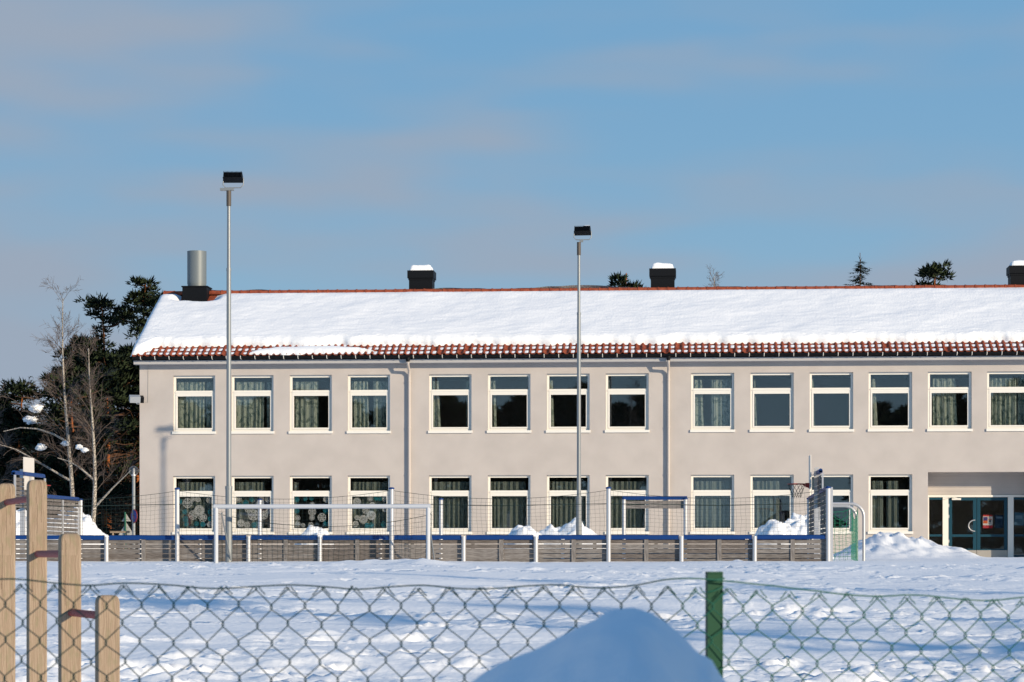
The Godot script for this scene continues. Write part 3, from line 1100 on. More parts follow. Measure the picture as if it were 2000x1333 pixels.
func snowflakes() -> void:
	var meshes := [flake_mesh(0).mesh(), flake_mesh(1).mesh(), flake_mesh(2).mesh()]
	# u, v from the lower pane's lower corner, radius, turquoise?
	var sets := [
		[[0.28, 0.80, 0.16, 0], [0.44, 0.93, 0.09, 0], [0.58, 0.92, 0.09, 0], [0.92, 0.90, 0.11, 0], [0.62, 0.57, 0.17, 0], [0.44, 0.42, 0.15, 0], [0.72, 0.34, 0.14, 0], [0.93, 0.12, 0.10, 0], [0.20, 0.52, 0.08, 1], [0.22, 0.28, 0.10, 1], [0.25, 0.12, 0.08, 1], [0.54, 0.14, 0.08, 1], [0.72, 0.12, 0.08, 1], [0.94, 0.52, 0.08, 1], [0.94, 0.30, 0.08, 1], [0.06, 0.86, 0.07, 1]],
		[[0.06, 0.93, 0.11, 0], [0.70, 0.80, 0.12, 0], [0.92, 0.92, 0.10, 0], [0.50, 0.42, 0.18, 0], [0.80, 0.42, 0.14, 0], [0.93, 0.54, 0.09, 0], [0.14, 0.16, 0.12, 0], [0.32, 0.10, 0.10, 0], [0.28, 0.80, 0.09, 1], [0.46, 0.92, 0.08, 1], [0.10, 0.72, 0.08, 1], [0.52, 0.10, 0.09, 1], [0.64, 0.16, 0.08, 1], [0.36, 0.62, 0.13, 0]],
		[[0.93, 0.92, 0.11, 0], [0.52, 0.76, 0.08, 0], [0.52, 0.52, 0.13, 0], [0.51, 0.33, 0.09, 0], [0.80, 0.34, 0.14, 0], [0.10, 0.12, 0.10, 0], [0.26, 0.09, 0.07, 0], [0.48, 0.10, 0.09, 0], [0.08, 0.92, 0.09, 1], [0.32, 0.93, 0.07, 1], [0.50, 0.95, 0.07, 1], [0.08, 0.55, 0.08, 1], [0.92, 0.55, 0.09, 1], [0.92, 0.15, 0.09, 1], [0.10, 0.32, 0.09, 0]],
		[[0.14, 0.84, 0.13, 0], [0.52, 0.94, 0.09, 0], [0.94, 0.93, 0.09, 0], [0.58, 0.73, 0.10, 0], [0.40, 0.56, 0.12, 0], [0.55, 0.40, 0.15, 0], [0.32, 0.28, 0.14, 0], [0.14, 0.33, 0.08, 0], [0.10, 0.13, 0.10, 0], [0.94, 0.58, 0.08, 0], [0.68, 0.95, 0.08, 1], [0.79, 0.94, 0.08, 1], [0.43, 0.08, 0.08, 1], [0.55, 0.09, 0.09, 1], [0.92, 0.12, 0.10, 1]]]
	for i in 4:
		for q in sets[i]:
			var o := put("paper_snowflake", meshes[rng.randi() % 3], M.turquoise if q[3] == 1 else M.paper, null, Vector3(WIN_X[i] + 0.12 + 1.14 * q[0], LOW_Y + 0.12 + 1.02 * q[1], ZW - 0.168))
			o.rotation.z = rng.randf() * TAU
			o.scale = Vector3(q[2], q[2], 1.0)
			tag(o, "%s paper snowflake taped inside the %s lower window from the floodlight corner" % ["turquoise" if q[3] == 1 else "white", ORD[i]], "snowflake", "%s paper snowflakes in the %s lower window" % ["turquoise" if q[3] == 1 else "white", ORD[i]])

# ------------------------------------------------------------------ ball court
const ZN := -61.0
const ZF := -71.8
const CX0 := -17.55
const CX1 := 2.84
const STEP := 1.699

func boards(parent: Node3D, a: Vector3, dir: Vector3, length: float, y0: float, y1: float, out: Vector3, batten := true) -> void:
	# planks one above the other between two posts; a is the lower end of the run
	var n := int(round((y1 - y0) / 0.112))
	var turn := Basis(dir, Vector3.UP, dir.cross(Vector3.UP))
	var m := MB.new()
	m.box(Vector3(length / 2, 0.0, 0), Vector3(length, 0.093, 0.028))
	var mesh := m.mesh()
	for k in n:
		var p := put("plank", mesh, M["plank%d" % (rng.randi() % 3)], parent)
		p.transform = Transform3D(turn.rotated(turn.z, rng.randf_range(-0.0012, 0.0012)), a + Vector3(0, y0 + 0.112 * (k + 0.5) + rng.randf_range(-0.003, 0.003), 0))
	if batten:
		var bt := MB.new()
		bt.box(Vector3.ZERO, Vector3(0.1, y1 - y0 + 0.02, 0.03))
		var o := put("batten", bt.mesh(), M.plank1, parent)
		o.transform = Transform3D(turn, a + dir * length * 0.52 + Vector3(0, (y0 + y1) / 2, 0) + out * 0.032)

func court_post(parent: Node3D, at: Vector3, top: float, r := 0.055) -> void:
	var m := MB.new()
	m.tube(P([Vector3(0, -0.5, 0), Vector3(0, top, 0)]), Fl([r]), 14)
	put("post", m.mesh(), M.steel, parent, at)
	if top > 0.6:
		var c := MB.new()
		c.tube(P([Vector3(0, top, 0), Vector3(0, top + 0.03, 0), Vector3(0, top + 0.045, 0)]), Fl([r + 0.012, r + 0.012, r * 0.6]), 14)
		put("post_cap", c.mesh(), M.rail, parent, at)

func rail(parent: Node3D, a: Vector3, b: Vector3) -> void:
	var m := MB.new()
	var d := (b - a).normalized()
	var turn := Basis(d, Vector3.UP, d.cross(Vector3.UP))
	m.box(Vector3.ZERO, Vector3(a.distance_to(b), 0.05, 0.10), turn)
	m.tube(P([a - (a + b) / 2 + Vector3(0, 0.025, 0), b - (a + b) / 2 + Vector3(0, 0.025, 0)]), Fl([0.05]), 10)
	put("top_rail", m.mesh(), M.rail, parent, (a + b) / 2)

func net_panel(a: Vector3, b: Vector3, y0: float, ya: float, sag: float, cell: float, r: float) -> MB:
	var m := MB.new()
	var n := int(a.distance_to(b) / cell)
	var rows := int((ya - y0) / cell)
	var wob := noise(1.2, 17, 2)
	var at := func(i: int, j: int) -> Vector3:
		var u := float(i) / n
		var v := float(j) / rows
		var top := ya - sag * 4.0 * u * (1.0 - u)
		var p := a.lerp(b, u)
		var w: float = wob.get_noise_2d(p.x * 1.3 + p.z, v * 1.4)
		p.y = lerpf(y0, top, v) + 0.03 * w * (1.0 - v * v)
		p += (b - a).normalized() * 0.035 * w + Vector3(0, 0, 0.03 * w)
		return p
	for i in n + 1:
		var pts := PackedVector3Array()
		for j in range(0, rows + 1, 2): pts.append(at.call(i, j))
		pts.append(at.call(i, rows))
		m.tube(pts, Fl([r]), 3, false)
	for j in rows + 1:
		var pts := PackedVector3Array()
		for i in range(0, n + 1, 3): pts.append(at.call(i, j))
		pts.append(at.call(n, j))
		m.tube(pts, Fl([r if j < rows else r * 2.6]), 3, false)
	return m

func court() -> void:
	# near long side
	var A := base("court_board_fence", Vector3.ZERO, "low weathered plank fence with blue rail and white steel posts behind the goal frame", "board fence")
	for k in 13:
		var x := CX1 - STEP * k
		court_post(A, Vector3(x, 0, ZN + 0.075), 1.55 if k % 3 == 0 else 0.44)
		if k < 12:
			boards(A, Vector3(x - STEP + 0.04, 0, ZN), Vector3.RIGHT, STEP - 0.08, -0.30, 0.372, Vector3(0, 0, 1))
			rail(A, Vector3(x - STEP + 0.06, 0.40, ZN + 0.03), Vector3(x - 0.06, 0.40, ZN + 0.03))
	for k in 4:
		var xa := CX1 - STEP * 3 * (k + 1)
		put("net", net_panel(Vector3(xa, 0, ZN + 0.075), Vector3(xa + STEP * 3, 0, ZN + 0.075), 0.47, 1.52, 0.2, 0.105, 0.0022).mesh(), M.net, A)
		var w := MB.new()
		w.tube(P([Vector3(xa, 1.2, ZN + 0.09), Vector3(xa + STEP * 1.5, 1.16, ZN + 0.09), Vector3(xa + STEP * 3, 1.2, ZN + 0.09)]), Fl([0.008]), 4)
		put("net_rope", w.mesh(), M.net, A)
	# far long side
	var C := base("court_board_fence", Vector3.ZERO, "far plank fence of the ball court, partly raised, in front of the snow heaps", "board fence")
	for k in 13:
		var x := 2.82 - 1.684 * k
		court_post(C, Vector3(x, 0, ZF + 0.07), 1.53 if k % 3 == 0 or k == 2 else 0.42)
		if k < 12:
			boards(C, Vector3(x - 1.684 + 0.04, 0, ZF), Vector3.RIGHT, 1.684 - 0.08, -0.26, 0.35, Vector3(0, 0, -1))
			rail(C, Vector3(x - 1.684 + 0.05, 0.375, ZF), Vector3(x - 0.05, 0.375, ZF))
	boards(C, Vector3(-2.19, 0, ZF + 0.02), Vector3.RIGHT, 1.62, 1.27, 1.495, Vector3(0, 0, -1), false)
	rail(C, Vector3(-2.28, 1.545, ZF + 0.03), Vector3(-0.50, 1.545, ZF + 0.03))
	# end walls
	end_wall(2.84, -1.0, "tall slatted end wall of the ball court beside green goal net")
	end_wall(-17.46, 1.0, "tall slatted end wall of the ball court beside the wooden chin-up posts")
	# recessed goal behind the end wall next to the entrance
	recess_goal(2.9, 1.0, "silver tube goal with green net behind the slatted end wall")
	hoop(2.70, -1.0, "basketball hoop with red ring above the end wall by the entrance")
	hoop(-17.52, 1.0, "basketball hoop with white backboard above end wall by the chin-up posts")

func end_wall(x: float, inward: float, label: String) -> void:
	var E := base("court_end_wall", Vector3.ZERO, label, "board fence")
	var zc := -66.4
	var spans := [[ZN - 0.1, zc + 1.55, 1.50], [zc + 1.5, zc - 1.5, 2.03], [zc - 1.55, ZF + 0.1, 1.50]]
	var n := 0
	for s in spans:
		var L: float = absf(s[1] - s[0])
		var parts := 2 if n != 1 else 2
		for k in parts:
			var z0: float = lerpf(s[0], s[1], float(k) / parts)
			boards(E, Vector3(x, 0, z0), Vector3(0, 0, -1), L / parts - 0.05, 1.20 if n == 1 else -0.25, s[2], Vector3(inward, 0, 0), false)
			upright(E, Vector3(x + (0.04 if x < 0.0 else 0.05), 0, z0), s[2])
		upright(E, Vector3(x + (0.04 if x < 0.0 else 0.05), 0, s[1]), s[2])
		rail(E, Vector3(x, s[2] + 0.04, s[0]), Vector3(x, s[2] + 0.04, s[1]))
		n += 1
	# wide corner column
	var c := MB.new()
	c.ab(Vector3(x - 0.03, -0.5, ZN - 0.02), Vector3(x + 0.11, 1.58, ZN + 0.06))
	put("corner_column", c.mesh(), M.steel, E)

func upright(parent: Node3D, at: Vector3, top: float) -> void:
	var m := MB.new()
	m.ab(Vector3(-0.02, -0.5, -0.04), Vector3(0.02, top, 0.04))
	put("post", m.mesh(), M.steel, parent, at)

func recess_goal(x: float, out: float, label: String) -> void:
	var G := base("recessed_goal", Vector3.ZERO, label, "goal")
	for z in [-64.9, -67.9]:
		var m := MB.new()
		var pts := PackedVector3Array([Vector3(x, 1.27, z)])
		for k in 9:
			var a := PI / 2 * (1.0 - k / 8.0)
			pts.append(Vector3(x + out * (0.68 + 0.32 * cos(a)), 0.95 + 0.32 * sin(a), z))
		pts.append(Vector3(x + out, -0.4, z))
		m.tube(pts, Fl([0.038]), 10)
		put("tube_frame", m.mesh(), M.steel, G)
	put("net", net_panel(Vector3(x + out * 0.86, 0, -64.95), Vector3(x + out * 0.86, 0, -67.85), -0.15, 1.2, 0.3, 0.12, 0.003).mesh(), M.greennet, G)
	put("net", net_panel(Vector3(x + 0.02, 0, -67.8), Vector3(x + out * 0.84, 0, -67.8), -0.15, 1.2, 0.1, 0.10, 0.004).mesh(), M.greennet, G)
	put("net", net_panel(Vector3(x + 0.02, 0, -65.0), Vector3(x + out * 0.84, 0, -65.0), -0.15, 1.1, 0.25, 0.12, 0.003).mesh(), M.greennet, G)

func hoop(x: float, inward: float, label: String) -> void:
	var H := base("basketball_hoop", Vector3.ZERO, label, "hoop")
	var zc := -66.4
	var p := MB.new()
	p.ab(Vector3(x - inward * 0.1 - 0.06, -0.3, zc - 0.06), Vector3(x - inward * 0.1 + 0.06, 2.22, zc + 0.06))
	put("pole", p.mesh(), M.steel, H)
	var b := MB.new()
	b.ab(Vector3(x + inward * 0.06 - 0.015, 1.68, zc - 0.5), Vector3(x + inward * 0.06 + 0.015, 2.52, zc + 0.5))
	put("backboard", b.mesh(), mat(Color(0.66, 0.63, 0.58), 0.6), H)
	var r := MB.new()
	var ring := PackedVector3Array()
	var c := Vector3(x + inward * 0.40, 1.80, zc)
	for k in 25:
		var a := TAU * k / 24.0
		ring.append(c + Vector3(cos(a) * 0.225, 0, sin(a) * 0.225))
	r.tube(ring, Fl([0.012]), 8, false)
	r.box(Vector3(x + inward * 0.125, 1.77, zc), Vector3(0.1, 0.11, 0.16))
	for s in [-1.0, 1.0]:
		r.tube(P([Vector3(x + inward * 0.08, 1.70, zc + 0.06 * s), Vector3(x + inward * 0.24, 1.79, zc + 0.17 * s)]), Fl([0.012]), 6)
	put("ring", r.mesh(), M.red, H)
	var nt := MB.new()
	for k in 12:
		var a := TAU * k / 12.0
		for s: float in [-1.0, 1.0]:
			var pts := PackedVector3Array()
			for j in 5:
				var w := a + s * j * TAU / 24.0
				var rad := 0.22 - 0.028 * j
				pts.append(c + Vector3(cos(w) * rad, -0.085 * j, sin(w) * rad))
			nt.tube(pts, Fl([0.004]), 3, false)
	put("ring_net", nt.mesh(), M.net, H)

func free_goal() -> void:
	var G := base("goal_frame", Vector3.ZERO, "white football goal frame with thin dark net standing in deep snow", "goal")
	var z := -59.8
	var xa := -11.31
	var xb := -6.37
	for xx in [xa, xb]:
		var f := MB.new()
		f.tube(P([Vector3(xx, -0.6, z), Vector3(xx, 1.13, z)]), Fl([0.05]), 16)
		put("upright", f.mesh(), M.goal, G)
	var c := MB.new()
	c.tube(P([Vector3(xa - 0.055, 1.125, z), Vector3(xb + 0.055, 1.125, z)]), Fl([0.051]), 16)
	put("crossbar", c.mesh(), M.goal, G)
	for xx in [xa + 0.12, xb - 0.02]:
		var st := MB.new()
		st.tube(P([Vector3(xx, 0.98, z - 0.05), Vector3(xx + 0.1, -0.2, z - 0.75)]), Fl([0.018]), 6)
		put("stay", st.mesh(), M.galv, G)
	var n := MB.new()
	for part in [[Vector3(xa, 0, z - 0.72), Vector3(xb, 0, z - 0.72), 0.95, 0.28]]:
		var m := net_panel(part[0], part[1], -0.2, part[2], part[3], 0.12, 0.0028)
		put("net", m.mesh(), M.net, G)
	for part in [[Vector3(xa + 0.02, 0, z - 0.02), Vector3(xa + 0.02, 0, z - 0.70)], [Vector3(xb, 0, z - 0.02), Vector3(xb, 0, z - 0.70)]]:
		put("net", net_panel(part[0], part[1], -0.2, 1.0, 0.05, 0.12, 0.0028).mesh(), M.net, G)

# ------------------------------------------------------------------ floodlight masts
func mast(at: Vector3, top: float, label: String, flip: float, snowy: bool) -> void:
	var L := base("floodlight_mast", at, label, "lamp post", "floodlight masts of the ball court")
	var m := MB.new()
	m.tube(P([Vector3(0, -0.6, 0), Vector3(0, 1.55, 0), Vector3(0, 1.62, 0), Vector3(0, 6.7, 0), Vector3(0, 6.72, 0), Vector3(0, top - 0.75, 0)]), Fl([0.082, 0.08, 0.058, 0.052, 0.043, 0.04]), 18)
	put("pole", m.mesh(), M.galv, L)
	var c := MB.new()
	for y in [1.55, 6.66]:
		c.tube(P([Vector3(0, y, 0), Vector3(0, y + 0.07, 0)]), Fl([0.088 if y < 3.0 else 0.058]), 16)
	put("collar", c.mesh(), M.galv, L)
	var s := MB.new()
	s.tube(P([Vector3(0, top - 0.76, 0), Vector3(0, top - 0.4, 0)]), Fl([0.056]), 14)
	put("sleeve", s.mesh(), mat(Color(0.09, 0.075, 0.062), 0.6, 0.2), L)
	var k := MB.new()
	k.ab(Vector3(-0.11 * flip - 0.09, top - 0.40, -0.05), Vector3(0.12, top - 0.34, 0.05))
	var u := [Vector3(-0.13, top - 0.10, -0.03), Vector3(-0.14, top - 0.26, 0), Vector3(-0.08, top - 0.335, 0), Vector3(0.28, top - 0.335, 0), Vector3(0.345, top - 0.27, 0), Vector3(0.34, top - 0.10, -0.03)]
	k.tube(P(u), Fl([0.012]), 6)
	put("bracket", k.mesh(), M.galv, L)
	var h := node("lamp_head", L, Vector3(0.1, top - 0.07, 0.0))
	h.rotation_degrees = Vector3(-24, 4 * flip, 0)
	var hb := MB.new()
	hb.box(Vector3(0, 0, -0.02), Vector3(0.44, 0.14, 0.2))
	put("housing", hb.mesh(), M.black, h)
	var hf := MB.new()
	for q in 15:
		hf.box(Vector3(-0.21 + 0.03 * q, 0.0, 0.105), Vector3(0.008, 0.14, 0.05))
	put("cooling_fin", hf.mesh(), M.black, h)
	var hg := MB.new()
	hg.box(Vector3(0, -0.08, -0.02), Vector3(0.46, 0.014, 0.24))
	put("rim", hg.mesh(), M.black, h)
	if snowy:
		var sn := MB.new()
		var g := PackedVector3Array()
		for i in 7:
			for j in 7:
				var a := j / 3.0 - 1.0
				var b := i / 3.0 - 1.0
				g.append(Vector3(0.12 + a * 0.1, 0.092 + 0.05 * sqrt(maxf(0, 1.0 - maxf(a * a, b * b))), -0.0 - b * 0.08))
		sn.grid(g, 7)
		put("snow_patch", sn.mesh(), M.snow, h)

# ------------------------------------------------------------------ things near the camera
func chain_fence() -> void:
	var F := base("chain_link_fence", Vector3.ZERO, "green plastic-coated chain-link fence with a sagging wavy top wire", "fence")
	var yaw := deg_to_rad(4.24)
	var fw := Vector3(-sin(yaw), 0, -cos(yaw))
	var rt := Vector3(cos(yaw), 0, -sin(yaw))
	var phi := deg_to_rad(12.1)
	var o := fw * 6.2
	var u := rt * cos(phi) + fw * sin(phi)
	var nn := u.cross(Vector3.UP).normalized()
	if nn.dot(fw) > 0: nn = -nn        # towards the camera
	var wob := noise(1.1, 5, 2)
	var pitch := 0.0762
	var row := 0.0425
	var topline := func(t: float) -> float:
		var kx := [-2.4, -1.19, -0.83, -0.24, 0.25, 0.47, 0.96, 1.22, 2.4]
		var ky := [-0.06, -0.068, -0.0743, -0.081, -0.079, -0.082, -0.104, -0.112, -0.12]
		for i in kx.size() - 1:
			if t <= kx[i + 1]: return lerpf(ky[i], ky[i + 1], clampf((t - kx[i]) / (kx[i + 1] - kx[i]), 0, 1))
		return -0.12
	var strands := 60
	for k in range(-strands, strands):
		var m := MB.new()
		var pts := PackedVector3Array()
		var t0 := k * pitch * 0.5
		for j in 30:
			var zig := (j + k) % 2
			if posmod(j + k, 2) == 0: zig = 0
			else: zig = 1
			var t := t0 + zig * pitch * 0.5 + 0.007 * wob.get_noise_2d((k + zig) * 0.31, j * 0.4)
			var y: float = topline.call(t) - j * row + 0.008 * wob.get_noise_2d((k + zig) * 0.27 + 9.0, j * 0.5)
			if posmod(k, 2) == 0: y += 0.0
			var bend := 0.0035 if zig == 1 else -0.0035
			# a wire leaves each crossing straight and turns sharply at it
			var p := o + u * t + Vector3(0, y, 0) + nn * bend
			# neighbouring wires hook into each other and run upright through the crossing
			var hook := 0.0052 * (1.0 if j > 0 else 0.4)
			var reach := u * (0.0016 if zig == 1 else -0.0016)
			pts.append(p + Vector3(0, hook, 0)); pts.append(p + reach + Vector3(0, hook * 0.35, 0))
			pts.append(p + reach - Vector3(0, hook * 0.35, 0)); pts.append(p - Vector3(0, hook, 0))
		# twisted end over the top wire
		m.tube(pts, Fl([0.00145]), 6, false)
		var s := 1.0 if posmod(k, 2) == 0 else -1.0
		var tk := t0 + (0.0 if s > 0.0 else pitch * 0.5)
		var q := PackedVector3Array()
		for j in 10:
			q.append(o + u * (tk + s * (0.001 + 0.0018 * j)) + Vector3(0, topline.call(tk) + 0.004 - 0.0021 * j, 0) + nn * (0.005 + 0.0016 * cos(j * 0.9)) + u * (0.0034 + 0.0006 * sin(j * 0.9)) * s)
		m.tube(q, Fl([0.0014]), 5, true)
		put("wire", m.mesh(), M.fence, F)
	var w := MB.new()
	var wp := PackedVector3Array()
	var nw := 150
	for i in nw + 1:
		var t := -2.3 + 4.6 * i / nw
		var y: float = topline.call(t) + 0.004 + 0.0045 * sin(t * TAU / 0.31) + 0.004 * wob.get_noise_1d(t * 4.0)
		y += 0.023 * exp(-pow((t - 0.49) / 0.16, 2)) + 0.012 * exp(-pow((t + 1.5) / 0.4, 2))
		wp.append(o + u * t + Vector3(0, y, 0) + nn * 0.006)
	w.tube(wp, Fl([0.0019]), 6, false)
	put("top_wire", w.mesh(), M.fence, F)
	# steel post with rounded lip
	var c := o + u * 0.505 - nn * 0.018
	var turn := Basis(u, Vector3.UP, nn)
	var p := MB.new()
	p.box(Vector3(0, -0.68, 0), Vector3(0.0345, 1.28, 0.004), turn)
	p.box(Vector3(0.0155, -0.68, -0.016), Vector3(0.004, 1.28, 0.028), turn)
	p.box(Vector3(-0.0155, -0.68, -0.016), Vector3(0.004, 1.28, 0.028), turn)
	p.box(Vector3(0, -0.0425, -0.012), Vector3(0.036, 0.004, 0.032), turn)
	put("post", p.mesh(), M.fencepost, F, c)
	var ti := MB.new()
	ti.tube(P([c + u * -0.024 + nn * 0.008 + Vector3(0, -0.058, 0), c + nn * 0.012 + Vector3(0, -0.06, 0), c + u * 0.024 + nn * 0.008 + Vector3(0, -0.056, 0)]), Fl([0.0021]), 6)
	ti.tube(P([c + u * -0.02 + nn * 0.008 + Vector3(0, -0.09, 0), c + nn * 0.012 + Vector3(0, -0.085, 0), c + u * 0.02 + nn * 0.008 + Vector3(0, -0.076, 0)]), Fl([0.0021]), 6)
	put("tie_wire", ti.mesh(), M.fence, F)

func rounded_post(w: float, y0: float, y1: float) -> MB:
	var b := MB.new()
	var sec := []          # outline: point on the unit square's inset, outward direction
	var rc := 0.17
	for q in 4:
		for k in 5:
			var a := PI / 2 * q + PI / 2 * k / 4.0
			var c := Vector2(1, 1).rotated(PI / 2 * q) * (1.0 - rc)
			sec.append([c + Vector2(cos(a), sin(a)) * rc, Vector2(cos(a), sin(a))])
	sec.append(sec[0])
	var levels := [[y0, 1.0, 0.0], [y1 - 0.036, 1.0, 0.0], [y1 - 0.022, 0.965, 0.45], [y1 - 0.010, 0.88, 0.8], [y1 - 0.003, 0.72, 1.5], [y1, 0.45, 6.0], [y1 + 0.0005, 0.0, 50.0]]
	for l in levels:
		var run := 0.0
		for k in sec.size():
			if k > 0: run += sec[k][0].distance_to(sec[k - 1][0]) * w / 2
			b.v.append(Vector3(sec[k][0].x * w / 2 * l[1], l[0], sec[k][0].y * w / 2 * l[1]))
			b.n.append(Vector3(sec[k][1].x, l[2], sec[k][1].y).normalized())
			b.uv.append(Vector2(l[0], run))
	for i in levels.size() - 1:
		for k in sec.size() - 1:
			var a := i * sec.size() + k
			var c2 := a + sec.size()
			b.ix.append_array(PackedInt32Array([a, a + 1, c2, a + 1, c2 + 1, c2]))
	return b

func chin_up_bars() -> void:
	var C := base("chin_up_bars", Vector3.ZERO, "stepped row of wooden posts joined by worn red chin-up bars", "chin-up bars")
	var at := [Vector3(-3.93, 0.403, -14.45), Vector3(-3.45, 0.389, -13.28), Vector3(-2.94, 0.10, -11.915), Vector3(-2.583, -0.173, -11.14)]
	var dir := Vector3(0.377, 0, 0.926).normalized()
	var turn := atan2(dir.x, dir.z)
	for p in at:
		var o := put("post", rounded_post(0.095, -1.9, p.y).mesh(), M.wood, C, Vector3(p.x, 0, p.z))
		o.rotation.y = turn
	var hs := [0.297, 0.006, -0.265]
	for k in 3:
		var a: Vector3 = at[k]; a.y = hs[k]
		var b: Vector3 = at[k + 1]; b.y = hs[k]
		var m := MB.new()
		m.tube(P([a + dir * 0.03, b - dir * 0.03]), Fl([0.0175]), 16)
		put("bar", m.mesh(), M.barred, C)

func snow_mound() -> void:
	var nn := noise(3.0, 41, 3)
	var crust := noise(9.0, 42, 3)
	var pts := PackedVector3Array()
	# crest height across the heap, measured along x from its top
	var kx := [-1.6, -0.9, -0.46, -0.255, -0.145, -0.06, -0.01, 0.02, 0.05, 0.095, 0.135, 0.36, 0.9, 1.6]
	var ky := [-1.25, -0.75, -0.34, -0.195, -0.143, -0.099, -0.087, -0.0885, -0.106, -0.150, -0.198, -0.42, -0.85, -1.25]
	for i in 61:
		for j in 121:
			var x := -1.6 + 3.2 * j / 120.0
			x = 0.35 * x + 0.65 * x * x * x / 2.56
			var z := -1.3 + 2.6 * i / 60.0
			var h := -1.25
			for k in kx.size() - 1:
				if x >= kx[k] and x <= kx[k + 1]:
					var t: float = (x - kx[k]) / (kx[k + 1] - kx[k])
					h = cubic_interpolate(ky[k], ky[k + 1], ky[maxi(k - 1, 0)], ky[mini(k + 2, ky.size() - 1)], t)
			h = h - 0.55 * z * z - 0.05 * absf(z) + nn.get_noise_2d(x * 1.2, z) * 0.014 * (1.0 + absf(z) * 3.0) + absf(crust.get_noise_2d(x, z)) * 0.006
			pts.append(Vector3(-0.11 + x, maxf(h, -1.3), -3.98 - z))
	var b := MB.new()
	b.grid(pts, 121)
	tag(obj("snow_mound", b, M.snow), "smooth shaded snow mound in front of the green chain-link fence", "snow mound")

func snow_pile(at: Vector3, r: Vector3, sd: int, label: String, sharp := 1.0) -> void:
	var nn := noise(1.1, sd, 4)
	var pts := PackedVector3Array()
	for i in 41:
		for j in 41:
			var u := j / 20.0 - 1.0
			var v := 1.0 - i / 20.0
			var q := sqrt(u * u + v * v)
			var h := pow(maxf(0.0, cos(minf(q, 1.0) * PI / 2)), 0.5 * sharp) * r.y
			h *= 0.92 + 0.32 * nn.get_noise_2d(u * r.x * 1.2, v * r.z * 1.2)
			h += absf(nn.get_noise_2d(u * r.x * 4.0 + 5.0, v * r.z * 4.0)) * 0.08 * (1.0 - minf(q, 1.0))
			pts.append(at + Vector3(u * r.x, h - 0.06, v * r.z))
	var b := MB.new()
	b.grid(pts, 41)
	tag(obj("snow_pile", b, M.snow), label, "snow pile", "ploughed snow piles round the ball court")

